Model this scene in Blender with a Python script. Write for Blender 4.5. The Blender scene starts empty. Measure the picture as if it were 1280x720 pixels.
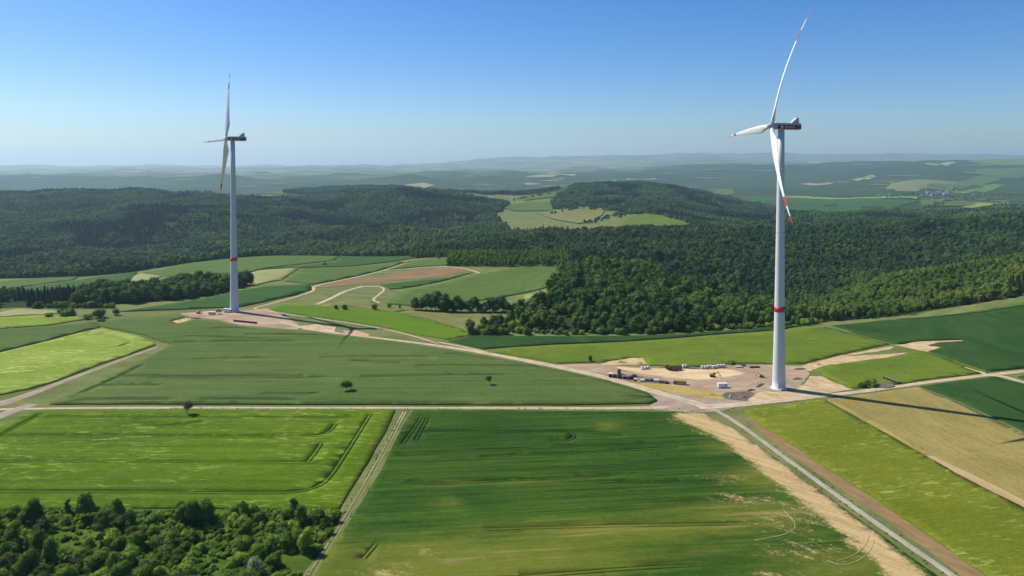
import bpy, math, random
import numpy as np
from mathutils import Vector, Matrix, geometry

random.seed(7)
RNG = np.random.default_rng(7)
R = math.radians
scene = bpy.context.scene
COL = scene.collection

# ------------------------------------------------------------------ camera, sky, sun, exposure
F = 930.0                      # focal length in pixels of the 1280 wide photograph
CZ = 141.5                     # eye height above the two turbine pads
PITCH = R(1.5)
HZ = 203.0                     # row of the true horizon
SHIFT = (360.0 - HZ - F * math.tan(PITCH)) / 1280.0
cam_data = bpy.data.cameras.new('camera')
cam = bpy.data.objects.new('camera', cam_data)
COL.objects.link(cam)
cam.location = (0, 0, CZ)
cam.rotation_euler = (R(90) - PITCH, 0, 0)
cam_data.sensor_width = 36.0
cam_data.lens = 36.0 * F / 1280.0
cam_data.shift_y = -SHIFT
cam_data.clip_start = 1.0
cam_data.clip_end = 120000.0
scene.camera = cam

SUN_EL = R(47.0)
SUN_DIR = Vector((-0.878, 0.478, 0)).normalized()     # horizontal direction towards the sun
world = bpy.data.worlds.new('World')
scene.world = world
world.use_nodes = True
wn, wl = world.node_tree.nodes, world.node_tree.links
wn.clear()
wo = wn.new('ShaderNodeOutputWorld')
wb = wn.new('ShaderNodeBackground')
ws = wn.new('ShaderNodeTexSky')
ws.sky_type = 'NISHITA'
ws.sun_disc = False
ws.sun_elevation = SUN_EL
ws.sun_rotation = math.atan2(SUN_DIR.x, SUN_DIR.y)
ws.altitude = 600
ws.air_density = 1.0
ws.dust_density = 0.9
ws.ozone_density = 2.0
wh = wn.new('ShaderNodeHueSaturation')
wh.inputs['Saturation'].default_value = 1.4
wh.inputs['Value'].default_value = 1.0
wb.inputs['Strength'].default_value = 0.08
wl.new(ws.outputs[0], wh.inputs['Color'])
wt = wn.new('ShaderNodeMix'); wt.data_type = 'RGBA'; wt.blend_type = 'MULTIPLY'; wt.inputs[0].default_value = 1.0
wt.inputs[7].default_value = (0.80, 0.95, 1.22, 1)
wl.new(wh.outputs[0], wt.inputs[6])
wl.new(wt.outputs[2], wb.inputs[0])
wl.new(wb.outputs[0], wo.inputs[0])

sun_data = bpy.data.lights.new('sun', 'SUN')
sun_data.energy = 5.0
sun_data.angle = R(0.53)
sun_data.color = (1.0, 0.93, 0.80)
sun = bpy.data.objects.new('sun', sun_data)
COL.objects.link(sun)
to_sun = Vector((SUN_DIR.x * math.cos(SUN_EL), SUN_DIR.y * math.cos(SUN_EL), math.sin(SUN_EL)))
sun.rotation_euler = to_sun.to_track_quat('Z', 'Y').to_euler()

scene.view_settings.view_transform = 'Standard'
scene.view_settings.look = 'None'
scene.view_settings.exposure = 0.38
scene.view_settings.gamma = 1.0
scene.view_settings.use_curve_mapping = False
scene.render.engine = 'CYCLES'
scene.cycles.use_denoising = True
scene.cycles.denoiser = 'OPENIMAGEDENOISE'
scene.cycles.denoising_input_passes = 'RGB_ALBEDO_NORMAL'
scene.cycles.denoising_prefilter = 'ACCURATE'
scene.cycles.max_bounces = 6
scene.cycles.volume_bounces = 3
scene.cycles.use_adaptive_sampling = True
scene.cycles.adaptive_threshold = 0.01
HAZE_DENSITY = 3.7e-5
HAZE_COLOR = (0.54, 0.77, 1.0)


# ------------------------------------------------------------------ noise
def _hash(ix, iy, seed):
    h = (ix.astype(np.int64) * 374761393 + iy.astype(np.int64) * 668265263 + seed * 1442695041) & 0xFFFFFFFF
    h = ((h ^ (h >> 13)) * 1274126177) & 0xFFFFFFFF
    h = h ^ (h >> 16)
    return (h & 0xFFFFFF) / float(0xFFFFFF)


def vnoise(x, y, seed=0):
    x = np.asarray(x, float); y = np.asarray(y, float)
    ix = np.floor(x); iy = np.floor(y)
    fx = x - ix; fy = y - iy
    sx = fx * fx * fx * (fx * (fx * 6 - 15) + 10); sy = fy * fy * fy * (fy * (fy * 6 - 15) + 10)
    a = _hash(ix, iy, seed); b = _hash(ix + 1, iy, seed)
    c = _hash(ix, iy + 1, seed); d = _hash(ix + 1, iy + 1, seed)
    return (a + (b - a) * sx) * (1 - sy) + (c + (d - c) * sx) * sy


def fbm(x, y, seed=0, octaves=4):
    t = 0; a = 0.5; s = 0
    for o in range(octaves):
        t = t + a * vnoise(x * 2 ** o + 17.3 * o, y * 2 ** o - 9.1 * o, seed + o)
        s += a; a *= 0.5
    return t / s * 2 - 1


def sstep(a, b, x):
    t = np.clip((np.asarray(x, float) - a) / (b - a), 0, 1)
    return t * t * (3 - 2 * t)


# ------------------------------------------------------------------ terrain height (world metres)
RINGS = np.array([0, 420, 620, 700, 800, 900, 1020, 1150, 1350, 1550, 1800, 1950, 2100, 2500, 3000, 3500, 4200, 4700, 5500, 7500, 10000, 14000, 20000, 30000, 45000.])
COLS = np.array([0, 160, 320, 480, 640, 800, 960, 1120, 1280.])
ZT = np.array([
    [0, 0, 0, 0, -6, -18, -31, -40, -72, -83, -81, -78, -75, -60, -39, -24, -70, -110, -165, -150, -72, -82, -58, -5, -60],
    [0, 0, 0, 0, -3, -12, -23, -34, -55, -80, -85, -82, -77, -60, -36, -18, -70, -110, -165, -150, -62, -75, -50, -10, -60],
    [0, 0, 0, 0, 0, -6.6, -12, -19, -31, -60, -88, -88, -86, -68, -49, -28, -42, -60, -155, -150, -56, -70, -40, -5, -60],
    [0, 0, 0, 0, -3, -8.5, -14, -20, -31, -62, -90, -92, -91, -73, -49, -26, -36, -22, -130, -150, -50, -60, -20, 30, -60],
    [0, 0, 0, -3, -4, -6.6, -7.7, -10, -25, -32, -45, -60, -75, -57, -49, -35, -39, -60, -115, -150, -70, -45, 10, 270, 0],
    [0, 0, -1, 4, 14, 13, -18, -34, -38, -32, -28, -48, -75, -55, -42, -18, -8, -60, -130, -141, -84, 16, 90, 480, 300],
    [0, 0, 0.5, -8, -20, -55, -78, -82, -64, -46, -32, -52, -85, -85, -80, -115, -134, -131, -130, -141, -63, 118, 110, 420, 300],
    [0, 0, 0, -3, -26, -27, -22, -42, -75, -62, -40, -34, -50, -90, -95, -105, -125, -126, -130, -116, 23, 150, 130, 480, 350],
    [0, 0, 4, 7, 0, 0, 3, -14, -60, -48, -20, -8, -12, -60, -60, -80, -115, -121, -136, -92, 45, 195, 160, 480, 350],
], float)
_S = np.log(RINGS + 150.0)


def _slopes(x, y):            # monotone (pchip) slopes, y is (..., n)
    h = np.diff(x); d = np.diff(y, axis=-1) / h
    m = np.zeros_like(y)
    w1 = 2 * h[1:] + h[:-1]; w2 = h[1:] + 2 * h[:-1]
    d0 = d[..., :-1]; d1 = d[..., 1:]
    ok = d0 * d1 > 0
    den = w1 / np.where(ok, d0, 1) + w2 / np.where(ok, d1, 1)
    m[..., 1:-1] = np.where(ok, (w1 + w2) / np.where(ok, den, 1), 0)
    m[..., 0] = d[..., 0]; m[..., -1] = d[..., -1]
    return m


_MR = _slopes(_S, ZT)         # slopes along the rings for every column


def _herm(x, xs, i, y0, y1, m0, m1):
    h = xs[i + 1] - xs[i]; t = (x - xs[i]) / h
    return (2 * t**3 - 3 * t**2 + 1) * y0 + (t**3 - 2 * t**2 + t) * h * m0 + (-2 * t**3 + 3 * t**2) * y1 + (t**3 - t**2) * h * m1


def height(x, y):
    x = np.asarray(x, float); y = np.asarray(y, float)
    shp = np.broadcast(x, y).shape
    x = np.broadcast_to(x, shp).ravel(); y = np.broadcast_to(y, shp).ravel()
    r = np.hypot(x, y)
    d = np.maximum(y, r * 0.66)
    u = np.clip(x / np.maximum(d, 1e-3), -1.1, 1.1)
    px = np.clip(640 + F * u, 0.0, 1280.0)
    s = np.clip(np.log(d + 150.0), _S[0], _S[-1] - 1e-6)
    i = np.clip(np.searchsorted(_S, s) - 1, 0, len(_S) - 2)
    k = np.clip((px / 160).astype(int), 0, len(COLS) - 2)
    zs = []
    for kk in (np.clip(k - 1, 0, 8), k, k + 1, np.clip(k + 2, 0, 8)):
        zs.append(_herm(s, _S, i, ZT[kk, i], ZT[kk, i + 1], _MR[kk, i], _MR[kk, i + 1]))
    t = px / 160 - k
    m0 = (zs[2] - zs[0]) * 0.5; m1 = (zs[3] - zs[1]) * 0.5
    z = (2 * t**3 - 3 * t**2 + 1) * zs[1] + (t**3 - 2 * t**2 + t) * m0 + (-2 * t**3 + 3 * t**2) * zs[2] + (t**3 - t**2) * m1
    z = z + 0.5 * fbm(x / 170, y / 170, 3, 2)
    a = sstep(1350, 2300, d)
    z = z + a * (20 + 4 * sstep(4500, 9000, d)) * fbm(x / 430, y / 430, 11, 4) + (a * 34 + 26 * sstep(5000, 8000, d)) * fbm(x / 900 + 3.3, y / 900, 13, 2)
    z = z + a * sstep(700, 500, px) * sstep(4600, 3600, d) * (38 * fbm(x / 620 + 7.7, y / 520, 15, 2) + 15 * fbm(x / 230, y / 260, 16, 2))
    fold = sstep(690, 800, d) * sstep(1500, 1200, d) * sstep(690, 760, px)
    z = z + fold * 9 * fbm(x / 150, y / 150, 17, 3)
    z = z + sstep(5000, 9000, d) * 72 * fbm(x / 1700, y / 1700, 21, 4)
    z = z + sstep(15000, 26000, d) * 80 * fbm(x / 4600, y / 4600, 31, 4)
    return z.reshape(shp)


def hz(x, y):
    return float(height(np.array([x]), np.array([y]))[0])


_cp, _sp = math.cos(PITCH), math.sin(PITCH)
_steps = np.exp(np.linspace(math.log(120), math.log(32000), 2600))


def ground(pts):
    """World points on the terrain under pixels of the photograph (first hit of each sight line)."""
    out = []
    for X, Y in pts:
        xc = (X - 640) / F; yc = (360 - Y) / F - SHIFT * 1280 / F
        dx, dy, dz = xc, _cp + yc * _sp, -_sp + yc * _cp
        yy = _steps; xx = dx / dy * yy; zz = CZ + dz / dy * yy
        g = zz - height(xx, yy)
        neg = np.nonzero(g < 0)[0]
        if len(neg) == 0:
            j = len(yy) - 1; t = 0
            out.append((xx[j], yy[j])); continue
        j = max(neg[0], 1)
        t = g[j - 1] / (g[j - 1] - g[j])
        out.append((xx[j - 1] + t * (xx[j] - xx[j - 1]), yy[j - 1] + t * (yy[j] - yy[j - 1])))
    return np.array(out)


def gp(X, Y):
    p = ground([(X, Y)])[0]
    return float(p[0]), float(p[1]), hz(p[0], p[1])


def pd(X, d):
    return ((X - 640) / F * d, d)


# ------------------------------------------------------------------ materials
def mat(name):
    m = bpy.data.materials.new(name)
    m.use_nodes = True
    return m, m.node_tree.nodes, m.node_tree.links, m.node_tree.nodes['Principled BSDF']


def plain(name, color, rough=0.6, metal=0.0, vary=0.12, scale=1.5, spec=0.4):
    m, n, l, b = mat(name)
    t = n.new('ShaderNodeTexNoise'); t.inputs['Scale'].default_value = scale; t.inputs['Detail'].default_value = 4
    g = n.new('ShaderNodeNewGeometry')
    l.new(g.outputs['Position'], t.inputs['Vector'])
    r = n.new('ShaderNodeMix'); r.data_type = 'RGBA'
    r.inputs[6].default_value = tuple(c * (1 - vary) for c in color) + (1,)
    r.inputs[7].default_value = tuple(min(1, c * (1 + vary)) for c in color) + (1,)
    l.new(t.outputs['Fac'], r.inputs[0]); l.new(r.outputs[2], b.inputs['Base Color'])
    b.inputs['Roughness'].default_value = rough
    b.inputs['Metallic'].default_value = metal
    b.inputs['Specular IOR Level'].default_value = spec
    return m


class NB:
    """Small node helper."""
    def __init__(self, name):
        self.m, self.n, self.l, self.b = mat(name)
        self.geo = self.n.new('ShaderNodeNewGeometry')
        self.pos = self.geo.outputs['Position']

    def mapping(self, rot, sx, sy, sz=1.0):
        a = self.n.new('ShaderNodeMapping'); a.vector_type = 'POINT'
        a.inputs['Rotation'].default_value = (0, 0, rot)
        mm = self.n.new('ShaderNodeVectorMath'); mm.operation = 'MULTIPLY'
        mm.inputs[1].default_value = (sx, sy, sz)
        self.l.new(self.pos, a.inputs['Vector'])
        self.l.new(a.outputs[0], mm.inputs[0])
        return mm.outputs[0]

    def noise(self, vec, scale=1.0, detail=3.0, rough=0.55, distort=0.0):
        t = self.n.new('ShaderNodeTexNoise')
        t.inputs['Scale'].default_value = scale; t.inputs['Detail'].default_value = detail
        t.inputs['Roughness'].default_value = rough; t.inputs['Distortion'].default_value = distort
        self.l.new(vec, t.inputs['Vector'])
        return t.outputs['Fac']

    def ramp(self, v, a, b):
        t = self.n.new('ShaderNodeMapRange'); t.interpolation_type = 'SMOOTHSTEP'
        t.inputs['From Min'].default_value = a; t.inputs['From Max'].default_value = b
        self.l.new(v, t.inputs['Value'])
        return t.outputs[0]

    def mix(self, f, a, b, mode='MIX'):
        t = self.n.new('ShaderNodeMix'); t.data_type = 'RGBA'; t.blend_type = mode
        for s, v in ((0, f), (6, a), (7, b)):
            if isinstance(v, (int, float)):
                t.inputs[s].default_value = v
            elif isinstance(v, tuple):
                t.inputs[s].default_value = v + (1,) if len(v) == 3 else v
            else:
                self.l.new(v, t.inputs[s])
        return t.outputs[2]

    def math(self, op, a, b=0.0, clamp=False):
        t = self.n.new('ShaderNodeMath'); t.operation = op; t.use_clamp = clamp
        for s, v in ((0, a), (1, b)):
            if isinstance(v, (int, float)):
                t.inputs[s].default_value = v
            else:
                self.l.new(v, t.inputs[s])
        return t.outputs[0]

    def attr(self, name):
        t = self.n.new('ShaderNodeAttribute'); t.attribute_name = name
        return t.outputs['Fac']

    def bump(self, h, dist, strength=1.0):
        t = self.n.new('ShaderNodeBump'); t.inputs['Distance'].default_value = dist; t.inputs['Strength'].default_value = strength
        self.l.new(h, t.inputs['Height']); self.l.new(t.outputs[0], self.b.inputs['Normal'])

    def done(self, col, rough=0.8, spec=0.2, translucent=0.0):
        self.l.new(col, self.b.inputs['Base Color'])
        self.b.inputs['Roughness'].default_value = rough
        self.b.inputs['Specular IOR Level'].default_value = spec
        if translucent > 0:
            tr = self.n.new('ShaderNodeBsdfTranslucent'); mx = self.n.new('ShaderNodeMixShader')
            mx.inputs[0].default_value = translucent
            out = self.n['Material Output']
            self.l.new(col, tr.inputs['Color'])
            self.l.new(self.b.outputs[0], mx.inputs[1]); self.l.new(tr.outputs[0], mx.inputs[2])
            self.l.new(mx.outputs[0], out.inputs[0])
        return self.m


SOIL_A, SOIL_B = (0.40, 0.29, 0.17), (0.52, 0.40, 0.25)


def crop(name, c1, c2, hi, rot=0.0, streak=0.5, flecks=0.0, rows=0.5, patch=70.0, bare=False, fleck_size=1.0, bump=0.35):
    b = NB(name)
    rv = b.mapping(rot, 1, 1)
    big = b.noise(b.mapping(rot, 1 / (patch * 1.6), 1 / patch), 1, 4, 0.6, 0.6)
    st = b.noise(b.mapping(rot, 1 / 60.0, 1 / 3.2), 1, 4, 0.62)
    row = b.noise(b.mapping(rot, 1 / 130.0, 1 / 2.4), 1, 4, 0.8)
    fine = b.noise(b.mapping(rot, 0.45, 0.8), 1, 4, 0.85)
    col = b.mix(b.ramp(big, 0.35, 0.68), c1, c2)
    dk = tuple(c * 0.55 for c in c1)
    col = b.mix(b.math('MULTIPLY', b.ramp(st, 0.52, 0.75), streak), col, dk)
    lt = tuple(min(1, c * 1.45) for c in c2)
    col = b.mix(b.math('MULTIPLY', b.ramp(st, 0.48, 0.26), streak * 0.8), col, lt)
    col = b.mix(b.math('MULTIPLY', b.ramp(row, 0.46, 0.72), rows), col, tuple(c * 0.5 for c in c1))
    col = b.mix(b.math('MULTIPLY', b.ramp(fine, 0.48, 0.70), 0.55), col, tuple(c * 0.45 for c in c1))
    col = b.mix(b.math('MULTIPLY', b.ramp(fine, 0.46, 0.30), 0.40), col, tuple(min(1, c * 1.5) for c in c2))
    if flecks > 0:  # on barley: backlit wind sheen painted in as pale flecks; elsewhere random tone
        fl = b.noise(b.mapping(rot, 1 / (9.0 * fleck_size), 1 / (2.6 * fleck_size)), 1, 3, 0.6, 0.8)
        fm = b.math('MULTIPLY', b.ramp(fl, 0.53, 0.70), b.ramp(b.noise(b.mapping(rot, 1 / 60, 1 / 30), 1, 2), 0.35, 0.6))
        col = b.mix(b.math('MULTIPLY', fm, flecks), col, hi)
    hgt = b.math('ADD', b.math('MULTIPLY', st, 0.7), b.math('ADD', b.math('MULTIPLY', fine, 0.35), b.math('MULTIPLY', row, 0.4)))
    if bare:
        nz = b.noise(b.mapping(0, 1 / 14.0, 1 / 14.0), 1, 5, 0.65, 0.4)
        ns = b.noise(b.mapping(rot, 1 / 40.0, 1 / 3.0), 1, 4, 0.6)
        dry = b.attr('dry')
        dm = b.ramp(b.math('ADD', dry, b.math('MULTIPLY', b.math('SUBTRACT', b.math('ADD', b.math('MULTIPLY', nz, 0.4), b.math('MULTIPLY', ns, 0.6)), 0.5), 1.3)), 0.15, 0.95)
        dcol = b.mix(b.ramp(fine, 0.3, 0.7), (0.150, 0.160, 0.022), (0.105, 0.130, 0.016))
        dcol = b.mix(b.ramp(b.math('ADD', ns, b.math('MULTIPLY', dry, 0.22)), 0.70, 0.92), dcol, (0.25, 0.20, 0.075))
        col = b.mix(b.math('MULTIPLY', dm, 0.85), col, dcol)
        br = b.attr('bare')
        nb = b.noise(b.mapping(R(40), 1 / 22.0, 1 / 5.0), 1, 5, 0.65, 0.3)
        grit = b.noise(b.mapping(0, 0.8, 0.8), 1, 4, 0.7)
        bsum = b.math('ADD', b.math('MULTIPLY', b.math('SUBTRACT', nb, 0.5), 1.5), b.math('MULTIPLY', b.math('SUBTRACT', grit, 0.5), 1.3))
        bm = b.ramp(b.math('ADD', br, bsum), 0.30, 0.92)
        scol = b.mix(b.ramp(b.noise(b.mapping(R(48), 1 / 30.0, 1 / 2.2), 1, 4, 0.6), 0.35, 0.65), (0.46, 0.34, 0.16), (0.34, 0.24, 0.11))
        scol = b.mix(b.math('MULTIPLY', b.ramp(grit, 0.5, 0.72), 0.5), scol, (0.56, 0.44, 0.24))
        scol = b.mix(b.math('MULTIPLY', b.ramp(grit, 0.45, 0.25), 0.45), scol, (0.16, 0.15, 0.06))
        col = b.mix(bm, col, scol)
    b.bump(hgt, bump)
    return b.done(col, 0.9, 0.04, 0.0)


def soil(name, a, c, scale=6.0, dark=0.3, stones=0.3, rot=0.0, stretch=1.0, worn=0.0):
    b = NB(name)
    n1 = b.noise(b.mapping(rot, 1 / (scale * stretch), 1 / scale), 1, 5, 0.65, 0.5)
    n2 = b.noise(b.mapping(rot, 1 / (1.6 * stretch), 1 / 1.6), 1, 4, 0.7)
    col = b.mix(b.ramp(n1, 0.3, 0.7), a, c)
    col = b.mix(b.math('MULTIPLY', b.ramp(n2, 0.5, 0.75), dark), col, tuple(v * 0.55 for v in a))
    col = b.mix(b.math('MULTIPLY', b.ramp(n2, 0.42, 0.25), stones), col, tuple(min(0.85, v * 1.3) for v in c))
    if worn:
        ac = b.attr('across')
        n3 = b.noise(b.mapping(0, 1 / 6.0, 1 / 6.0), 1, 4, 0.65)
        gm = b.math('MULTIPLY', b.ramp(ac, 0.30, 0.10), b.ramp(n3, 0.40, 0.62))
        em = b.ramp(b.math('ADD', ac, b.math('MULTIPLY', n3, 0.5)), 0.98, 1.22)
        col = b.mix(b.math('MULTIPLY', gm, worn), col, (0.15, 0.15, 0.05))
        col = b.mix(em, col, (0.13, 0.14, 0.045))
    b.bump(n2, 0.25)
    return b.done(col, 0.9, 0.08)


def foliage(name, dark, light, warm, trans=0.25):
    b = NB(name)
    oi = b.n.new('ShaderNodeObjectInfo')
    tone = b.attr('tone')
    big = b.noise(b.mapping(0, 1 / 170.0, 1 / 170.0, 1 / 170.0), 1, 5, 0.72)
    f = b.math('ADD', b.math('MULTIPLY', tone, 0.38), b.math('MULTIPLY', oi.outputs['Random'], 0.62))
    col = b.mix(f, dark, light)
    odd = b.math('FRACT', b.math('MULTIPLY', oi.outputs['Random'], 7.31))
    col = b.mix(b.math('MULTIPLY', b.ramp(odd, 0.86, 0.92), 0.7), col, (light[0] * 1.25, light[1] * 1.05, light[2]))
    col = b.mix(b.math('MULTIPLY', b.ramp(odd, 0.10, 0.05), 0.6), col, (dark[0] * 1.6, dark[1] * 0.9, dark[2] * 1.1))
    col = b.mix(b.math('MULTIPLY', b.ramp(big, 0.5, 0.62), 0.75), col, (warm[0] * 1.25, warm[1] * 1.2, warm[2]))
    col = b.mix(b.math('MULTIPLY', b.ramp(big, 0.46, 0.34), 0.65), col, tuple(v * 0.75 for v in dark))
    return b.done(col, 0.8, 0.08, trans)


M_white = plain('turbine_white', (0.66, 0.68, 0.69), 0.45, 0, 0.03, 0.15)
M_concrete_tower = plain('tower_paint', (0.56, 0.58, 0.59), 0.6, 0, 0.07, 0.12)
M_red = plain('signal_red', (0.55, 0.025, 0.02), 0.5, 0, 0.05)
M_nacred = plain('nacelle_red', (0.26, 0.012, 0.016), 0.5, 0, 0.05)
M_grey = plain('nacelle_grey', (0.42, 0.44, 0.46), 0.5, 0, 0.05)
M_black = plain('black_plastic', (0.018, 0.018, 0.02), 0.5, 0, 0.2)
M_dark = plain('dark_steel', (0.05, 0.05, 0.055), 0.55, 0.3, 0.25)
M_rust = plain('rusty_brown', (0.20, 0.095, 0.045), 0.8, 0, 0.35)
M_wood = plain('grey_wood', (0.25, 0.18, 0.11), 0.85, 0, 0.3)
M_bag = plain('white_bag', (0.60, 0.59, 0.55), 0.7, 0, 0.08)
M_yellow = plain('ochre_paint', (0.42, 0.28, 0.06), 0.6, 0, 0.2)
M_green = plain('bottle_green', (0.05, 0.12, 0.08), 0.6, 0, 0.2)
M_glass = plain('dark_glass', (0.02, 0.03, 0.04), 0.12, 0, 0.05, spec=0.8)
M_cabin = plain('cabin_white', (0.72, 0.73, 0.73), 0.5, 0, 0.05)
M_rubber = plain('rubber', (0.02, 0.02, 0.02), 0.85, 0, 0.2)
M_orange = plain('machine_orange', (0.50, 0.17, 0.03), 0.5, 0, 0.2)
M_pink = plain('pale_red_block', (0.45, 0.25, 0.20), 0.8, 0, 0.2)
M_bark = plain('bark', (0.10, 0.075, 0.05), 0.9, 0, 0.3)
M_render = plain('house_render', (0.66, 0.63, 0.57), 0.8, 0, 0.1)
M_roof = plain('roof_tiles', (0.22, 0.09, 0.06), 0.8, 0, 0.25)
M_slate = plain('roof_slate', (0.10, 0.10, 0.11), 0.7, 0, 0.2)

M_leaf = foliage('broadleaf', (0.024, 0.062, 0.011), (0.086, 0.165, 0.027), (0.112, 0.160, 0.030), 0.12)
M_leaf_bright = foliage('bright_leaf', (0.060, 0.125, 0.010), (0.120, 0.205, 0.020), (0.12, 0.20, 0.020), 0.12)
M_leaf_thicket = foliage('thicket_leaf', (0.072, 0.145, 0.016), (0.25, 0.385, 0.050), (0.25, 0.34, 0.045), 0.30)
M_leaf_grey = foliage('greyish_leaf', (0.045, 0.062, 0.030), (0.11, 0.135, 0.062), (0.10, 0.11, 0.05))
M_leaf_dark = foliage('dark_leaf', (0.014, 0.042, 0.010), (0.060, 0.122, 0.024), (0.08, 0.125, 0.026), 0.10)
M_leaf_mixed = foliage('mixed_leaf', (0.040, 0.088, 0.012), (0.110, 0.185, 0.028), (0.135, 0.155, 0.045), 0.12)
M_needle = foliage('needles', (0.014, 0.032, 0.012), (0.034, 0.062, 0.022), (0.03, 0.05, 0.018), 0.15)
M_blossom = foliage('white_blossom', (0.10, 0.17, 0.04), (0.55, 0.60, 0.36), (0.4, 0.48, 0.24), 0.15)


# ------------------------------------------------------------------ meshes
def new_mesh(name, verts, faces, mats, smooth=False, fmat=None, attrs=None):
    me = bpy.data.meshes.new(name)
    if isinstance(faces, np.ndarray):
        v = np.asarray(verts, np.float32); nf, k = faces.shape
        me.vertices.add(len(v)); me.vertices.foreach_set('co', v.ravel())
        me.loops.add(nf * k); me.polygons.add(nf)
        me.polygons.foreach_set('loop_start', np.arange(0, nf * k, k, dtype=np.int32))
        me.loops.foreach_set('vertex_index', faces.astype(np.int32).ravel())
        me.update(calc_edges=True)
    else:
        me.from_pydata([tuple(p) for p in verts], [], faces)
    for m in (mats if isinstance(mats, (list, tuple)) else [mats]):
        me.materials.append(m)
    if fmat is not None:
        me.polygons.foreach_set('material_index', np.asarray(fmat, np.int32))
    if smooth:
        me.polygons.foreach_set('use_smooth', np.ones(len(me.polygons), bool))
    for an, dom, vals in (attrs or []):
        a = me.attributes.new(an, 'FLOAT', dom)
        a.data.foreach_set('value', np.asarray(vals, np.float32))
    me.update()
    return me


def obj(name, me, parent=None):
    o = bpy.data.objects.new(name, me)
    COL.objects.link(o)
    if parent is not None:
        o.parent = parent
    return o


def tag(o, label=None, cat=None, group=None, kind=None):
    if label: o['label'] = label
    if cat: o['category'] = cat
    if group: o['group'] = group
    if kind: o['kind'] = kind
    return o


def thing(name, label, cat, loc=(0, 0, 0), rz=0.0, group=None):
    o = bpy.data.objects.new(name, None)
    COL.objects.link(o)
    o.empty_display_size = 0.5
    o.location = loc; o.rotation_euler = (0, 0, rz)
    return tag(o, label, cat, group)


def dup(root, loc, rz, label=None, group=None, scale=None):
    r = root.copy(); COL.objects.link(r)
    r.location = loc; r.rotation_euler = (0, 0, rz)
    if scale is not None: r.scale = scale
    if label: r['label'] = label
    if group: r['group'] = group
    for ch in list(root.children):
        c = ch.copy(); COL.objects.link(c); c.parent = r
        for g in list(ch.children):
            d = g.copy(); COL.objects.link(d); d.parent = c
    return r


class MB:
    def __init__(self):
        self.v, self.f, self.mi = [], [], []

    def add(self, vs, fs, mi=0):
        o = len(self.v)
        self.v += [tuple(p) for p in vs]
        self.f += [tuple(i + o for i in f) for f in fs]
        self.mi += [mi] * len(fs)
        return self

    def box(self, c, s, mi=0, rz=0.0, bev=0.0, taper=1.0):
        x, y, z = s[0] / 2, s[1] / 2, s[2] / 2
        cr, sr = math.cos(rz), math.sin(rz)
        if bev <= 0:
            pts = [(-x, -y, -z), (x, -y, -z), (x, y, -z), (-x, y, -z), (-x * taper, -y * taper, z), (x * taper, -y * taper, z), (x * taper, y * taper, z), (-x * taper, y * taper, z)]
            fs = [(0, 3, 2, 1), (4, 5, 6, 7), (0, 1, 5, 4), (1, 2, 6, 5), (2, 3, 7, 6), (3, 0, 4, 7)]
        else:
            b = bev
            rings = []
            for zz, ins in ((-z, b), (-z + b, 0), (z - b, 0), (z, b)):
                xx, yy = x - ins, y - ins
                c2 = b * 0.6
                rings.append([(-xx + c2, -yy, zz), (xx - c2, -yy, zz), (xx, -yy + c2, zz), (xx, yy - c2, zz), (xx - c2, yy, zz), (-xx + c2, yy, zz), (-xx, yy - c2, zz), (-xx, -yy + c2, zz)])
            pts = [p for r in rings for p in r]
            fs = [tuple(range(7, -1, -1)), tuple(range(24, 32))]
            for k in range(3):
                for j in range(8):
                    fs.append((k * 8 + j, k * 8 + (j + 1) % 8, k * 8 + 8 + (j + 1) % 8, k * 8 + 8 + j))
        pts = [(c[0] + p[0] * cr - p[1] * sr, c[1] + p[0] * sr + p[1] * cr, c[2] + p[2]) for p in pts]
        return self.add(pts, fs, mi)

    def cyl(self, a, b, r0, r1=None, n=12, mi=0, caps=True):
        r1 = r0 if r1 is None else r1
        a, b = Vector(a), Vector(b)
        d = (b - a).normalized()
        e = d.orthogonal().normalized(); g = d.cross(e)
        pts = []
        for p, r in ((a, r0), (b, r1)):
            for k in range(n):
                t = 2 * math.pi * k / n
                pts.append(p + e * (r * math.cos(t)) + g * (r * math.sin(t)))
        fs = [(k, (k + 1) % n, n + (k + 1) % n, n + k) for k in range(n)]
        if caps:
            fs += [tuple(range(n - 1, -1, -1)), tuple(range(n, 2 * n))]
        return self.add(pts, fs, mi)

    def mesh(self, name, mats, smooth=False):
        return new_mesh(name, self.v, self.f, mats, smooth, self.mi)

    def build(self, name, mats, parent=None, smooth=False):
        return obj(name, self.mesh(name, mats, smooth), parent)


def inside(px, py, poly):
    poly = np.asarray(poly)
    r = np.zeros(len(px), bool)
    x0, y0 = poly[:, 0], poly[:, 1]
    x1, y1 = np.roll(x0, -1), np.roll(y0, -1)
    for a, b, c, d in zip(x0, y0, x1, y1):
        if b == d: continue
        t = (b > py) != (d > py)
        r ^= t & (px < (c - a) * (py - b) / (d - b) + a)
    return r


def resample(pts, step, closed=False):
    pts = np.asarray(pts, float)
    if closed: pts = np.vstack([pts, pts[:1]])
    out = []
    for a, b in zip(pts[:-1], pts[1:]):
        n = max(1, int(round(np.hypot(*(b - a)) / step)))
        for k in range(n):
            out.append(a + (b - a) * k / n)
    if not closed: out.append(pts[-1])
    return np.array(out)


def smooth_line(pts, it=2):
    pts = np.asarray(pts, float)
    for _ in range(it):
        q = [pts[0]]
        for a, b in zip(pts[:-1], pts[1:]):
            q += [a * 0.75 + b * 0.25, a * 0.25 + b * 0.75]
        q.append(pts[-1]); pts = np.array(q)
    return pts


def ribbon_sides(line, w):
    t = np.gradient(line, axis=0)
    t /= np.maximum(np.linalg.norm(t, axis=1, keepdims=True), 1e-6)
    nrm = np.stack([-t[:, 1], t[:, 0]], 1)
    w = np.asarray(w, float).reshape(-1, 1) if np.ndim(w) else w
    return line + nrm * w / 2, line - nrm * w / 2


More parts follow.
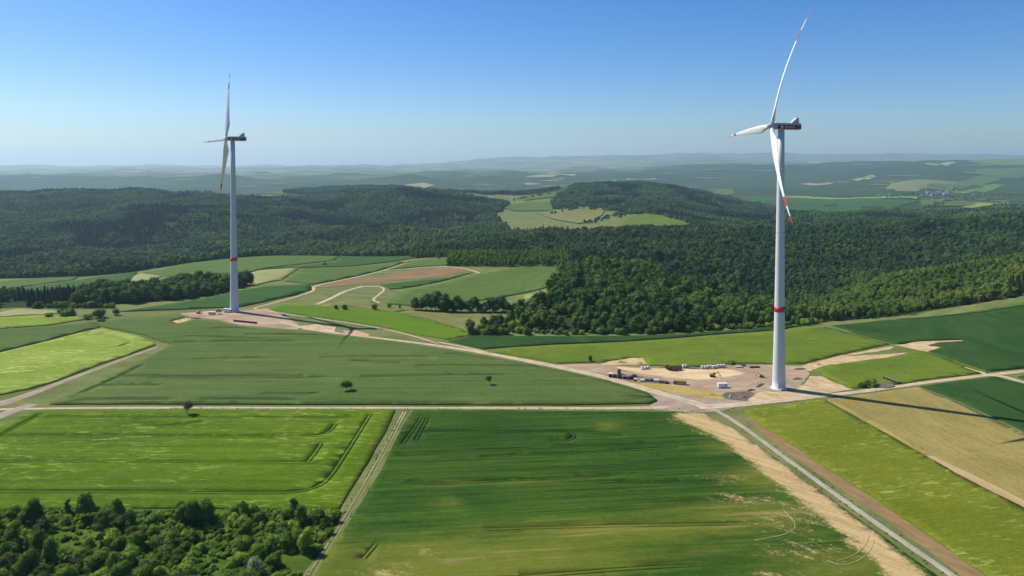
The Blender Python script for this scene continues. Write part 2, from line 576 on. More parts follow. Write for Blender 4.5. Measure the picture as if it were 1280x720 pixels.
def jag(poly, amp, lam, seed):
    """Ragged outline: moves the points of a closed polygon along its normals."""
    t = np.roll(poly, -1, 0) - np.roll(poly, 1, 0)
    t /= np.maximum(np.linalg.norm(t, axis=1, keepdims=True), 1e-6)
    nrm = np.stack([t[:, 1], -t[:, 0]], 1)
    return poly + nrm * (amp * fbm(poly[:, 0] / lam, poly[:, 1] / lam, seed, 3))[:, None]


def cdt(loops, pts, eps=1e-3):
    vs, es = [], []
    for L in loops:
        o = len(vs); n = len(L)
        vs += [Vector((float(p[0]), float(p[1]))) for p in L]
        es += [(o + k, o + (k + 1) % n) for k in range(n)]
    vs += [Vector((float(p[0]), float(p[1]))) for p in pts]
    r = geometry.delaunay_2d_cdt(vs, es, [], 0, eps)
    return np.array([(p.x, p.y) for p in r[0]]), np.array([f for f in r[2] if len(f) == 3], int)


ROADS = []          # world outlines of everything that fields must leave free


def sheet(name, poly, z_off, material, label, cat, step=8.0, holes=(), cuts=(), skirt=True, crop_h=0.0, attrs=None, kind='structure', cut_mat=None, rough=0.12):
    """A patch that follows the terrain: poly minus holes; cuts are sunken wheel tracks in a standing crop."""
    poly = np.asarray(poly)
    lo, hi = poly.min(0), poly.max(0)
    hs = []
    for h in holes:
        if (h.max(0) > lo).all() and (h.min(0) < hi).all(): hs.append(h)
    cs = [c for c in cuts if (c.max(0) > lo).all() and (c.min(0) < hi).all()]
    gx, gy = np.meshgrid(np.arange(lo[0], hi[0], step), np.arange(lo[1], hi[1], step))
    q = np.stack([gx.ravel(), gy.ravel()], 1) + RNG.uniform(-0.2, 0.2, (gx.size, 2)) * step
    q = q[inside(q[:, 0], q[:, 1], poly)]
    v, f = cdt([poly] + hs + cs, q)
    c = v[f].mean(1)
    keep = inside(c[:, 0], c[:, 1], poly)
    for h in hs: keep &= ~inside(c[:, 0], c[:, 1], h)
    f = f[keep]; c = c[keep]
    low = np.zeros(len(f), bool)
    for k in cs: low |= inside(c[:, 0], c[:, 1], k)
    z = height(v[:, 0], v[:, 1])
    zt = z + z_off + crop_h + (rough * fbm(v[:, 0] / 3.0, v[:, 1] / 3.0, 5, 2) if crop_h else 0)
    ftop = f[~low]
    tri = [ftop]
    verts = [np.column_stack([v, zt])]
    n = len(v)
    fm = [np.zeros(len(ftop), int)]
    # orientation
    a, b, d = v[ftop[:, 0]], v[ftop[:, 1]], v[ftop[:, 2]]
    cr = (b[:, 0] - a[:, 0]) * (d[:, 1] - a[:, 1]) - (b[:, 1] - a[:, 1]) * (d[:, 0] - a[:, 0])
    ftop[cr < 0] = ftop[cr < 0][:, ::-1]
    verts.append(np.column_stack([v, z + (0.03 if crop_h else -0.4)]))
    if low.any():
        tri.append(f[low] + n); fm.append(np.ones(low.sum(), int))
    if skirt:
        e = np.concatenate([ftop[:, [0, 1]], ftop[:, [1, 2]], ftop[:, [2, 0]]])
        key = np.minimum(e[:, 0], e[:, 1]) * (n + 1) + np.maximum(e[:, 0], e[:, 1])
        u, ix, ct = np.unique(key, return_index=True, return_counts=True)
        be = e[ix[ct == 1]]
        tri.append(np.column_stack([be[:, 1], be[:, 0], be[:, 0] + n])); fm.append(np.zeros(len(be), int))
        tri.append(np.column_stack([be[:, 1], be[:, 0] + n, be[:, 1] + n])); fm.append(np.zeros(len(be), int))
    V = np.vstack(verts)
    at = []
    for an, fn in (attrs or {}).items():
        at.append((an, 'POINT', np.tile(fn(v[:, 0], v[:, 1]), 2)))
    me = new_mesh(name, V, np.vstack(tri), [material] + ([cut_mat] if cut_mat else []), False, np.concatenate(fm), at)
    return tag(obj(name, me), label, cat, kind=kind)


def road(name, px, width, material, label, cat='road', z_off=0.10, clear=0.6, world=None, soft=2, jagged=0.25, register=True, crown=0.0):
    line = ground(px) if world is None else np.asarray(world)
    line = resample(smooth_line(line, soft), 3.0)
    n = len(line)
    w = np.interp(np.linspace(0, 1, n), np.linspace(0, 1, len(width)), width) if np.ndim(width) else np.full(n, float(width))
    L, Rr = ribbon_sides(line, w + clear * 2)
    if register: ROADS.append(np.vstack([L, Rr[::-1]]))
    nr = 7
    t = np.linspace(-1, 1, nr)
    dirn = (L - Rr) / np.maximum(np.linalg.norm(L - Rr, axis=1, keepdims=True), 1e-6)
    jl = 1 + jagged * fbm(line[:, 0] / 5, line[:, 1] / 5, 41, 2)
    jr = 1 + jagged * fbm(line[:, 0] / 5, line[:, 1] / 5, 47, 2)
    P = []
    for k in range(nr):
        s = np.where(t[k] < 0, jl, jr) if abs(t[k]) == 1 else 1.0
        P.append(line + dirn * (t[k] * w / 2 * s)[:, None])
    P = np.stack(P, 1)                                     # n, nr, 2
    z = height(P[..., 0], P[..., 1]) + z_off
    z[:, 0] -= 0.25; z[:, -1] -= 0.25
    V = np.concatenate([P, z[..., None]], 2).reshape(-1, 3)
    i, j = np.meshgrid(np.arange(n - 1), np.arange(nr - 1), indexing='ij')
    a = (i * nr + j).ravel()
    fs = np.column_stack([a, a + 1, a + nr + 1, a + nr])
    me = new_mesh(name, V, fs, material, False, None, [('across', 'POINT', np.tile(np.abs(t), n))])
    return tag(obj(name, me), label, cat, kind='structure')


def pxpoly(px, step=8.0, amp=0.0, lam=20.0, seed=0):
    p = resample(ground(px), step, True)
    if amp: p = jag(p, amp, lam, seed)
    return p

# ------------------------------------------------------------------ forests as outlines in (picture column, metres away)
FOREST = {
    'mound': [(583, 606), (640, 612), (740, 616), (860, 622), (940, 638), (1012, 660), (1015, 760), (985, 900), (900, 1010), (775, 1060), (735, 960), (706, 870), (690, 790), (660, 740), (625, 700), (660, 668), (610, 640)],
    'ridge': [(556, 1085), (600, 1065), (640, 1060), (705, 1085), (770, 1090), (900, 1020), (990, 900), (1020, 770), (1020, 690), (1090, 690), (1150, 700), (1215, 725), (1290, 760), (1500, 830), (1500, 2050), (1280, 2050), (1180, 1960), (1000, 1900), (800, 1850), (640, 1750), (560, 1600), (505, 1440), (520, 1290), (560, 1290)],
    'west': [(-260, 1180), (0, 1190), (60, 1200), (110, 1195), (165, 1250), (210, 1330), (290, 1420), (340, 1480), (440, 1490), (540, 1460), (600, 1600), (700, 1800), (745, 2050), (725, 2280), (640, 2420), (620, 2900), (640, 3300), (560, 3800), (300, 3850), (0, 3850), (-260, 3850)],
    'second': [(355, 4150), (480, 4000), (620, 4000), (700, 4100), (700, 5000), (355, 5000)],
    'middle': [(690, 3000), (742, 2950), (765, 2900), (785, 2750), (830, 2680), (870, 2380), (900, 2150), (1000, 2120), (1280, 2250), (1500, 2300), (1500, 3500), (1120, 3500), (1000, 3650), (960, 4200), (850, 4600), (720, 4300), (690, 3500)],
    'strip': [(-120, 715), (20, 722), (75, 735), (140, 742), (215, 760), (262, 790), (292, 830), (312, 900), (240, 930), (150, 880), (80, 850), (0, 850), (-120, 850)],
}
FPOLY = {k: np.array([pd(*p) for p in v]) for k, v in FOREST.items()}
for k_, st_ in (('mound', 8), ('ridge', 12), ('west', 25), ('second', 40), ('middle', 30), ('strip', 8)):
    FPOLY[k_] = jag(resample(FPOLY[k_], st_, True), st_ * 0.9, st_ * 5, 60)
CLEARINGS = [np.array([pd(*p) for p in q]) for q in (
    [(640, 705), (690, 735), (694, 790), (652, 760)],
    [(1005, 800), (1020, 780), (1035, 860), (1020, 900), (1008, 870)],
    [(1083, 850), (1108, 860), (1100, 890), (1080, 885)],
    [(1000, 1980), (1075, 1960), (1200, 2010), (1200, 2100), (1075, 2080), (1000, 2060)],
)]


def in_forest(x, y):
    r = np.zeros(len(x), bool)
    for p in FPOLY.values(): r |= inside(x, y, p)
    for p in CLEARINGS: r &= ~inside(x, y, p)
    return r


# ------------------------------------------------------------------ the ground: one sheet to the horizon
def build_ground():
    b = NB('ground_cover')
    d = b.n.new('ShaderNodeVectorMath'); d.operation = 'LENGTH'
    b.l.new(b.pos, d.inputs[0])
    dist = d.outputs['Value']
    n1 = b.noise(b.mapping(0, 1 / 55, 1 / 25), 1, 4, 0.6, 0.4)
    n2 = b.noise(b.mapping(0.3, 1 / 3.0, 1 / 2.0), 1, 4, 0.65)
    col = b.mix(b.ramp(n1, 0.35, 0.65), (0.105, 0.135, 0.040), (0.165, 0.180, 0.065))
    col = b.mix(b.math('MULTIPLY', b.ramp(n2, 0.45, 0.75), 0.45), col, (0.05, 0.075, 0.02))
    col = b.mix(b.math('MULTIPLY', b.ramp(n2, 0.38, 0.25), 0.4), col, (0.23, 0.22, 0.10))
    # far country: woods and field parcels
    vo = b.n.new('ShaderNodeTexVoronoi'); vo.inputs['Scale'].default_value = 1.0
    b.l.new(b.mapping(0.35, 1 / 1100, 1 / 900), vo.inputs['Vector'])
    sx = b.n.new('ShaderNodeSeparateColor'); b.l.new(vo.outputs['Color'], sx.inputs[0])
    par = b.mix(b.ramp(sx.outputs[0], 0.2, 0.5), (0.035, 0.06, 0.018), (0.085, 0.11, 0.035))
    par = b.mix(b.ramp(sx.outputs[0], 0.62, 0.66), par, (0.38, 0.36, 0.18))
    par = b.mix(b.ramp(sx.outputs[0], 0.84, 0.86), par, (0.05, 0.08, 0.025))
    wood = b.noise(b.mapping(0.1, 1 / 3200, 1 / 2200), 1, 5, 0.6, 0.3)
    grain = b.noise(b.mapping(0, 1 / 22, 1 / 22), 1, 3, 0.7)
    stand = b.noise(b.mapping(0.4, 1 / 420, 1 / 260), 1, 6, 0.68, 0.5)
    wcol = b.mix(b.ramp(grain, 0.35, 0.7), (0.020, 0.040, 0.010), (0.050, 0.085, 0.018))
    wcol = b.mix(b.ramp(stand, 0.46, 0.66), wcol, (0.055, 0.085, 0.022))
    wcol = b.mix(b.ramp(stand, 0.44, 0.34), wcol, (0.010, 0.022, 0.010))
    farcol = b.mix(b.ramp(b.math('ADD', wood, b.math('MULTIPLY', b.attr('woods'), 0.45)), 0.535, 0.545), par, wcol)
    col = b.mix(b.attr('far'), col, farcol)
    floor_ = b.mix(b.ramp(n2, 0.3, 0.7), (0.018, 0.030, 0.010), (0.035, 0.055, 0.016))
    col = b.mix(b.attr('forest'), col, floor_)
    b.bump(n2, 0.4)
    m = b.done(col, 0.95, 0.03)
    th = np.concatenate([np.linspace(-46, 46, 440), np.linspace(48, 312, 67)]) * math.pi / 180
    rr = np.concatenate([np.linspace(4, 200, 26)[:-1], np.exp(np.linspace(math.log(200), math.log(1100), 270))[:-1],
                         np.exp(np.linspace(math.log(1100), math.log(32500), 330))])
    T, Q = np.meshgrid(th, rr, indexing='xy')               # rings x angles
    X, Y = Q * np.sin(T), Q * np.cos(T)
    Z = height(X, Y)
    nr, nt = X.shape
    V = np.stack([X, Y, Z], -1).reshape(-1, 3)
    i, j = np.meshgrid(np.arange(nr - 1), np.arange(nt), indexing='ij')
    j2 = (j + 1) % nt
    fs = np.stack([i * nt + j, (i + 1) * nt + j, (i + 1) * nt + j2, i * nt + j2], -1).reshape(-1, 4)[:, ::-1]
    x, y = V[:, 0], V[:, 1]
    dd = np.hypot(x, y)
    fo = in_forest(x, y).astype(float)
    far = sstep(3600, 4100, np.maximum(y, dd * 0.7))
    px = 640 + F * x / np.maximum(y, 1)
    woods = np.clip(sstep(560, 760, px) * sstep(15500, 12500, y) * (0.5 + 0.35 * sstep(7000, 8500, y)) + sstep(5000, 6500, y) * sstep(13000, 8500, y) * 0.35, 0, 1)
    woods = woods + 0.8 * sstep(660, 560, px) * sstep(6500, 7300, y) * sstep(10800, 9300, y)
    woods = np.where(y < 0, 0, np.minimum(woods, 0.9)) - 0.22 * sstep(11000, 14000, dd)
    V = np.vstack([V, [[0, 0, 0]]])
    ctr = len(V) - 1
    me = new_mesh('ground', V, np.vstack([fs, [[ctr, ctr, 0, 0]]])[:-1], m, True, None,
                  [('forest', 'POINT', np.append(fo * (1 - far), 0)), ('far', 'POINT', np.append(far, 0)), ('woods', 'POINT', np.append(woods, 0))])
    tag(obj('ground', me), 'rolling grassy ground running out to far hazy hills and farmland', 'ground', kind='structure')


build_ground()

# ------------------------------------------------------------------ roads and dirt
M_gravel = soil('pale_gravel', (0.42, 0.32, 0.215), (0.52, 0.42, 0.30), 9, 0.35, 0.3, worn=0.6)
M_greygravel = soil('grey_gravel', (0.24, 0.19, 0.145), (0.34, 0.27, 0.20), 10, 0.3, 0.3)
M_pad = soil('pad_gravel', (0.26, 0.18, 0.12), (0.43, 0.31, 0.21), 16, 0.35, 0.3, R(-8), 2.2)
M_sand = soil('sand', (0.48, 0.36, 0.19), (0.60, 0.46, 0.26), 9, 0.3, 0.25, R(-8), 2)
M_soil = soil('bare_soil', (0.34, 0.25, 0.13), (0.54, 0.41, 0.23), 5, 0.6, 0.4, R(35), 2)
M_brown = soil('brown_soil', (0.19, 0.125, 0.058), (0.27, 0.18, 0.085), 5, 0.4, 0.2, R(60), 3)
M_plough = soil('ploughed_soil', (0.165, 0.105, 0.044), (0.23, 0.155, 0.070), 40, 0.3, 0.2, 0.2, 6)
M_asph = soil('concrete_lane', (0.29, 0.25, 0.20), (0.37, 0.325, 0.265), 8, 0.25, 0.15, worn=0.12)
M_pink = soil('pinkish_gravel', (0.44, 0.24, 0.155), (0.52, 0.31, 0.21), 6, 0.15, 0.2)
M_tram = soil('wheel_track', (0.050, 0.060, 0.020), (0.075, 0.080, 0.030), 4, 0.3, 0.1)
M_weeds = crop('dry_weeds', (0.30, 0.24, 0.07), (0.40, 0.31, 0.10), (0.5, 0.4, 0.15), 0, 0.2, 0.4, 0.0, 14, fleck_size=0.4, bump=0.6)
M_darkdirt = soil('dark_dirt', (0.10, 0.085, 0.065), (0.16, 0.13, 0.10), 5, 0.4, 0.2)

road('track', [(-80, 514), (40, 510.5), (200, 509.5), (500, 509.8), (700, 510.2), (800, 510), (836, 509)], [4.2, 3.6, 3.4, 3.4, 3.6, 6], M_gravel, 'pale gravel farm track running straight across between the fields', 'track')
road('lane', [(-60, 520), (0, 505), (45, 490), (75, 478), (130, 458), (165, 445), (196, 434)], [13, 12, 8, 5.5, 4.5, 4, 4], M_greygravel, 'greyish dirt lane leading up beside the yellow green field', 'lane', z_off=0.13)
road('lane', [(40, 505), (10, 516), (-30, 532), (-90, 560)], [9, 10, 9, 8], M_greygravel, 'greyish dirt lane turning off below the track end', 'lane', z_off=0.16)
road('main_track', [(352, 402), (385, 412), (440, 418.5), (500, 426), (545, 431.5), (600, 440), (660, 451), (705, 460), (760, 472), (810, 487), (845, 497), (890, 510)], [7, 5, 4.5, 4.5, 5, 6, 7, 8, 8, 9, 9, 8], M_gravel, 'light gravel track linking the two turbine pads', 'track', z_off=0.14)
road('farm_road', [(835, 497), (870, 504), (895, 512), (930, 534), (980, 571), (1050, 622), (1120, 671), (1190, 719), (1290, 788)], 3.3, M_asph, 'narrow pale paved farm road running down past the bare strip', 'road', z_off=0.20, jagged=0.05, clear=1.4)
road('east_track', [(872, 509), (930, 505.5), (1000, 498), (1080, 489), (1160, 477.5), (1240, 468), (1330, 459)], [10, 7, 5.5, 5, 5, 5, 5], M_gravel, 'pale gravel track passing the right turbine pad', 'track', z_off=0.17)
road('track_fork', [(1238, 468.5), (1258, 471), (1268, 475), (1300, 482), (1360, 492)], [6, 5, 4, 4, 4], M_gravel, 'short gravel fork off the track at the dark green field', 'track', z_off=0.15)
road('dirt_trail', [(1232, 467), (1222, 464), (1205, 459)], [4, 2.5, 1.2], M_sand, 'short sandy trail between two green fields', 'track', z_off=0.12)
road('grass_track', [(508, 512), (500, 525), (486, 553), (470, 583), (452, 614), (432, 648), (416, 674), (400, 700), (386, 722), (350, 785)], [7, 2.8, 2.3, 2.2, 2.2, 2.2, 2.3, 2.3, 2.3, 2.3],
     crop('track_grass', (0.085, 0.115, 0.026), (0.125, 0.145, 0.040), (0.3, 0.28, 0.12), R(60), 0.3, 0.2, 0.2, 30), 'grassy field track between the two near green fields', 'track', z_off=0.09)
for s_ in (-1, 1):
    ln_ = resample(smooth_line(ground([(506, 515), (500, 525), (486, 553), (470, 583), (452, 614), (432, 648), (416, 674), (400, 700), (386, 722), (350, 785)]), 2), 3)
    l_, r_ = ribbon_sides(ln_, 1.5)
    road('wheel_rut', None, [1.0, 0.45, 0.25, 0.4, 0.2, 0.35, 0.25, 0.4], M_gravel, 'pale wheel rut on the left of the grassy track' if s_ < 0 else 'pale wheel rut on the right of the grassy track', 'rut', z_off=0.13, world=(r_ if s_ < 0 else l_), soft=0, register=False, jagged=0.5)
for px_, w_, lab_ in (
        ([(318, 386), (345, 391), (380, 396), (430, 403), (480, 411), (520, 421), (548, 430)], 2.0, 'thin pale path along the edge of the bright green strip'),
        ([(548, 428), (575, 433), (610, 441)], 3.0, 'thin pale path joining the gravel track near the young field'),
        ([(316, 386), (345, 378), (372, 371), (394, 364), (390, 357.5), (440, 348), (480, 338), (505, 330), (516, 327.5)], 3.8, 'winding pale farm track climbing between the middle fields'),
        ([(545, 343), (520, 349)], 1.0, 'faint trail in the field beyond the ploughed strip'),
        ([(395, 381), (415, 373), (432, 364), (450, 358.5), (470, 358)], 5.5, 'reddish dirt lane below the ploughed strip'),
        ([(446, 358.5), (475, 358), (482, 362), (472, 370), (465, 375), (475, 379)], 3.2, 'pale hooked track in the meadow slope'),
        ([(482, 338), (520, 335), (555, 333), (578, 335), (596, 340), (600, 342)], 4.0, 'pale track curving round the end of the ploughed strip'),
        ([(540, 322), (520, 324), (500, 327)], 3.0, 'pale track end at the wood corner')):
    road('path', px_, w_, M_gravel, lab_, 'path', z_off=0.35, clear=0.8)

# gravel pads and bare earth
def patch(name, px, m, label, cat, z, step=5.0, amp=1.2, lam=9, seed=0, reg=True, sk=True):
    p = pxpoly(px, 3.0, amp, lam, seed)
    if reg: ROADS.append(jag(p, 0.0, 9, 1))
    return sheet(name, p, z, m, label, cat, step, skirt=False)


patch('gravel_pad', [(690, 456), (745, 455), (800, 459), (865, 461.5), (905, 457.5), (945, 456), (1003, 458), (1012, 467), (1003, 478), (990, 487), (960, 489), (938, 492), (905, 493), (850, 485), (800, 478), (760, 469), (720, 461)], M_pad, 'wide brownish gravel pad at the foot of the right turbine', 'gravel pad', 0.06, seed=3)
patch('sand_area', [(770, 459), (800, 460.5), (880, 462), (915, 462), (930, 467), (900, 474), (868, 475), (835, 472), (800, 467)], M_sand, 'bright sandy area in the middle of the right gravel pad', 'sand', 0.105, seed=5, amp=2.0, reg=False)
patch('crane_platform', [(945, 478), (965, 472.5), (988, 472), (1003, 475), (1001, 483), (990, 488.5), (966, 490), (948, 487)], M_greygravel, 'grey gravel circle round the right tower foot', 'gravel', 0.115, seed=6, amp=0.8, reg=False)
patch('bare_sand', [(934, 500), (940, 493), (955, 488), (985, 488), (1003, 482), (1012, 470), (1026, 470), (1050, 481), (1066, 487), (1000, 497), (935, 504)], M_soil, 'bare stony sand between tower and gravel track', 'bare ground', 0.055, seed=7, amp=1.5)
patch('weed_bank', [(790, 478), (830, 480.5), (878, 488), (912, 495), (905, 500), (870, 496), (835, 490), (806, 484)], M_weeds, 'yellowish dry weed bank below the storage row', 'weeds', 0.11, seed=8, amp=1.0, reg=False)
patch('earth_bank', [(905, 491), (925, 489.5), (938, 489), (944, 493), (934, 500.5), (915, 500), (900, 495)], M_darkdirt, 'dark earth bank beside the pad corner', 'earth', 0.15, seed=9, amp=1.0, reg=False)
patch('junction', [(806, 488), (840, 490), (875, 497), (940, 501.5), (995, 497.5), (920, 508.5), (900, 514), (878, 515.5), (830, 513.5), (806, 511), (822, 501)], M_greygravel, 'grey brown gravel junction where the tracks meet', 'gravel', 0.075, seed=10, amp=0.8)
patch('dirt_clearing', [(1000, 458), (1045, 446), (1090, 437), (1118, 433), (1112, 437.5), (1085, 441), (1050, 446), (1138, 440.5), (1120, 445), (1060, 453), (1030, 457), (1012, 464)], M_soil, 'bare dirt band behind the right tower', 'bare ground', 0.07, seed=11, amp=1.5)
patch('soil_cut', [(1118, 431.5), (1150, 426.5), (1203, 425.2), (1204, 427.5), (1172, 429), (1160, 432), (1180, 434.5), (1160, 440)], M_soil, 'pale soil cut at the corner of the dark field', 'bare ground', 0.07, seed=12, amp=1.3)
patch('spoil_heap', [(745, 456.5), (760, 452), (788, 447.5), (803, 447.5), (808, 456), (780, 456)], M_soil, 'sandy spoil beside the access track', 'bare ground', 0.08, seed=13, amp=1.4)
patch('gravel_pad', [(224, 392), (262, 388.5), (290, 389.5), (335, 385.5), (352, 394), (372, 404), (374, 412), (340, 410), (300, 406), (270, 399.5), (240, 396.5)], M_pad, 'pinkish gravel pad at the foot of the left turbine', 'gravel pad', 0.06, seed=14)
patch('bare_ground', [(372, 408), (395, 405.5), (420, 409), (418, 415), (432, 418), (400, 413.5), (380, 412)], M_soil, 'sandy bare ground right of the left pad', 'bare ground', 0.09, seed=15)
patch('block_area', [(428, 413.5), (445, 413), (462, 418), (460, 420.5), (434, 418)], M_pink, 'reddish gravel rectangle beside the track', 'gravel', 0.12, seed=16, amp=0.4)
patch('dirt_corner', [(214, 402), (228, 398), (250, 397.5), (232, 402), (222, 405)], M_soil, 'small sandy dirt wedge left of the left pad', 'bare ground', 0.12, seed=17)
patch('ploughed_field', [(394, 360), (410, 354), (440, 350), (480, 344.5), (520, 338), (560, 333.5), (582, 336), (588, 339), (555, 345), (510, 349.5), (460, 354), (420, 358.5)], M_plough, 'long reddish ploughed strip on the middle slope', 'field', 0.3, 10, 1.5, 30, 18)
ROADS += [p for p in CLEARINGS[:0]]

# ------------------------------------------------------------------ crops
def tram(px_lines, pair=1.9, w=0.75, soft=2):
    out = []
    for ln in px_lines:
        L = resample(smooth_line(ground(ln), soft), 4.0)
        for s in (-0.5, 0.5):
            a, c = ribbon_sides(L, pair * 2 * abs(s))
            m = a if s > 0 else c
            p, q = ribbon_sides(m, w)
            out.append(np.vstack([p, q[::-1]]))
    return out


def field(px, m, label, h=0.5, step=8, amp=0.5, lam=14, seed=0, cuts=(), attrs=None, off=0.0, cat='field', holes=None, name='crop_field', bstep=5.0):
    p = pxpoly(px, bstep, amp, lam, seed)
    return sheet(name, p, off, m, label, cat, step, ROADS if holes is None else holes, cuts, True, h, attrs, 'structure', M_tram)


C_near = crop('barley_green', (0.062, 0.118, 0.004), (0.088, 0.150, 0.006), (0.24, 0.31, 0.06), 0, 0.5, 0.75, 0.7, 60)
C_wheat = crop('wheat_dark', (0.022, 0.062, 0.007), (0.046, 0.095, 0.009), (0.1, 0.16, 0.04), R(-6), 0.75, 0.0, 0.9, 55, bare=True)
C_grey = crop('wheat_grey', (0.067, 0.112, 0.026), (0.090, 0.133, 0.031), (0.14, 0.2, 0.08), 0, 0.5, 0.2, 0.7, 80)
C_yel = crop('barley_yellow', (0.15, 0.215, 0.022), (0.23, 0.29, 0.045), (0.42, 0.48, 0.19), R(-12), 0.3, 0.9, 0.2, 45)
C_olive = crop('barley_olive', (0.104, 0.132, 0.010), (0.140, 0.166, 0.014), (0.33, 0.36, 0.11), R(-10), 0.2, 0.6, 0.1, 60, fleck_size=0.8)
C_tan = crop('stubble_tan', (0.215, 0.180, 0.054), (0.285, 0.232, 0.076), (0.4, 0.33, 0.15), R(82), 0.35, 0.2, 0.4, 70)
C_dark = crop('maize_dark', (0.020, 0.058, 0.013), (0.036, 0.078, 0.017), (0.08, 0.14, 0.05), R(60), 0.3, 0.1, 0.3, 60)
C_mid = crop('pasture_mid', (0.088, 0.135, 0.014), (0.125, 0.172, 0.018), (0.22, 0.28, 0.08), 0, 0.35, 0.4, 0.2, 60)
C_bright = crop('young_bright', (0.078, 0.150, 0.008), (0.098, 0.170, 0.010), (0.2, 0.28, 0.06), 0, 0.2, 0.1, 0.2, 60)
C_pale = crop('pale_meadow', (0.22, 0.235, 0.090), (0.27, 0.275, 0.115), (0.35, 0.34, 0.17), 0, 0.3, 0.2, 0.2, 60)
C_slope = crop('slope_green', (0.066, 0.115, 0.024), (0.090, 0.138, 0.030), (0.18, 0.24, 0.08), R(-20), 0.3, 0.1, 0.3, 90)
C_teal = crop('slope_dark', (0.034, 0.085, 0.018), (0.048, 0.102, 0.022), (0.1, 0.16, 0.06), R(-20), 0.25, 0.0, 0.2, 90)
C_dry = crop('dry_meadow', (0.135, 0.145, 0.045), (0.185, 0.185, 0.066), (0.28, 0.26, 0.12), 0, 0.4, 0.3, 0.1, 30)
C_rough = crop('rough_grass', (0.105, 0.135, 0.036), (0.155, 0.170, 0.052), (0.26, 0.25, 0.11), 0, 0.4, 0.4, 0.1, 25)

near_cuts = tram([
    [(-80, 522.5), (150, 522), (300, 523), (440, 522.5)], [(-60, 546), (120, 546), (300, 547), (395, 547), (412, 541), (420, 531)],
    [(-80, 578), (150, 578), (330, 579), (400, 580)], [(-120, 616), (100, 616), (250, 617), (360, 618), (392, 612), (410, 602), (428, 575), (450, 540), (463, 519)],
    [(385, 578), (395, 566), (402, 555)], [(52, 518), (25, 533), (-20, 556)], [(172, 523), (190, 532), (215, 533.5), (255, 527)]], 1.9, 0.5)
field([(44, 514), (300, 512.8), (494, 513), (484, 537), (462, 575), (443, 606), (424, 637), (300, 637), (180, 636), (0, 638), (-250, 642), (-160, 575), (-40, 549)], C_near, 'bright green barley field with curved wheel tracks above the thicket', 0.4, 6, seed=21, cuts=near_cuts)

bare_line = resample(smooth_line(ground([(868, 522), (905, 534), (950, 573), (1000, 611), (1050, 650), (1100, 690), (1150, 735), (1230, 800)]), 2), 4)
bare_w = np.interp(np.linspace(0, 1, len(bare_line)), [0, 0.1, 0.3, 0.5, 0.7, 1], [6, 7.5, 4.2, 4.2, 3.9, 3.8])


def bare_fn(x, y):
    d = np.full(len(x), 1e9)
    for p, w in zip(bare_line, bare_w):
        d = np.minimum(d, np.hypot(x - p[0], y - p[1]) / w)
    v = 1.15 * sstep(3.0, 0.4, d)
    # scraped ground beside the strip and around the turning loops
    for (X, Y, rx, ry, a) in BARE_SPOTS:
        v = np.maximum(v, a * np.exp(-(((x - X) / rx)**2 + ((y - Y) / ry)**2)))
    return v


BARE_SPOTS = []
for X, Y, rx, ry, a in ((935, 625, 20, 9, 0.48), (985, 650, 24, 13, 0.5), (1010, 690, 22, 9, 0.42), (905, 600, 16, 10, 0.40), (462, 641, 4, 3, 0.0), (415, 671, 3, 3, 0.9), (545, 694, 13, 4, 0.5), (490, 716, 14, 5, 0.55), (980, 718, 20, 3, 0.6), (850, 525, 10, 6, 0.6)):
    q = gp(X, Y); BARE_SPOTS.append((q[0], q[1], rx, ry, a))
DRY_SPOTS = []
for X, Y, rx, ry, a in ((760, 533, 9, 8, 0.75), (575, 604, 14, 4, 0.7), (560, 630, 10, 12, 0.5), (600, 705, 75, 26, 1.0), (770, 665, 80, 15, 0.85), (920, 645, 50, 18, 0.75), (960, 600, 30, 22, 0.7), (1050, 710, 40, 18, 0.7), (480, 712, 30, 14, 0.7), (420, 690, 10, 18, 0.7), (880, 690, 45, 6, 0.6), (720, 600, 60, 2.5, 0.5), (900, 560, 14, 12, 0.6)):
    q = gp(X, Y); DRY_SPOTS.append((q[0], q[1], rx, ry, a))


def dry_fn(x, y):
    v = np.zeros(len(x))
    for (X, Y, rx, ry, a) in DRY_SPOTS:
        dx, dy = x - X, y - Y
        dx, dy = dx * math.cos(0.12) + dy * math.sin(0.12), dy * math.cos(0.12) - dx * math.sin(0.12)
        v = np.maximum(v, a * np.exp(-((dx / rx)**2 + (dy / ry)**2)))
    return v


M_rut = soil('rut_soil', (0.30, 0.24, 0.11), (0.40, 0.31, 0.16), 2.5, 0.4, 0.3)
for i_, (ln_, w_) in enumerate((([(980, 640), (996, 656), (990, 668), (943, 677)], 0.35), ([(1093, 676), (1088, 690), (1074, 703), (1052, 709), (1034, 702)], 0.4), ([(1086, 672), (1081, 685), (1066, 697), (1046, 703)], 0.35))):
    road('turning_rut', ln_, w_, M_rut, ('upper curved', 'large hooked', 'small hooked')[i_] + ' tyre rut of pale soil in the dark wheat field', 'rut', z_off=0.58, register=False, jagged=1.4)
wheat_cuts = tram([[(530, 540), (620, 541), (700, 539), (780, 545)], [(600, 572), (720, 568), (850, 560)], [(505, 604), (560, 607), (640, 601)], [(640, 600), (760, 604), (900, 604)],
                   [(690, 552), (712, 552), (720, 546), (712, 540), (695, 539)], [(527, 523), (512, 545), (504, 556)], [(535, 523), (520, 552)], [(455, 700), (470, 682)]], 1.8, 0.35)
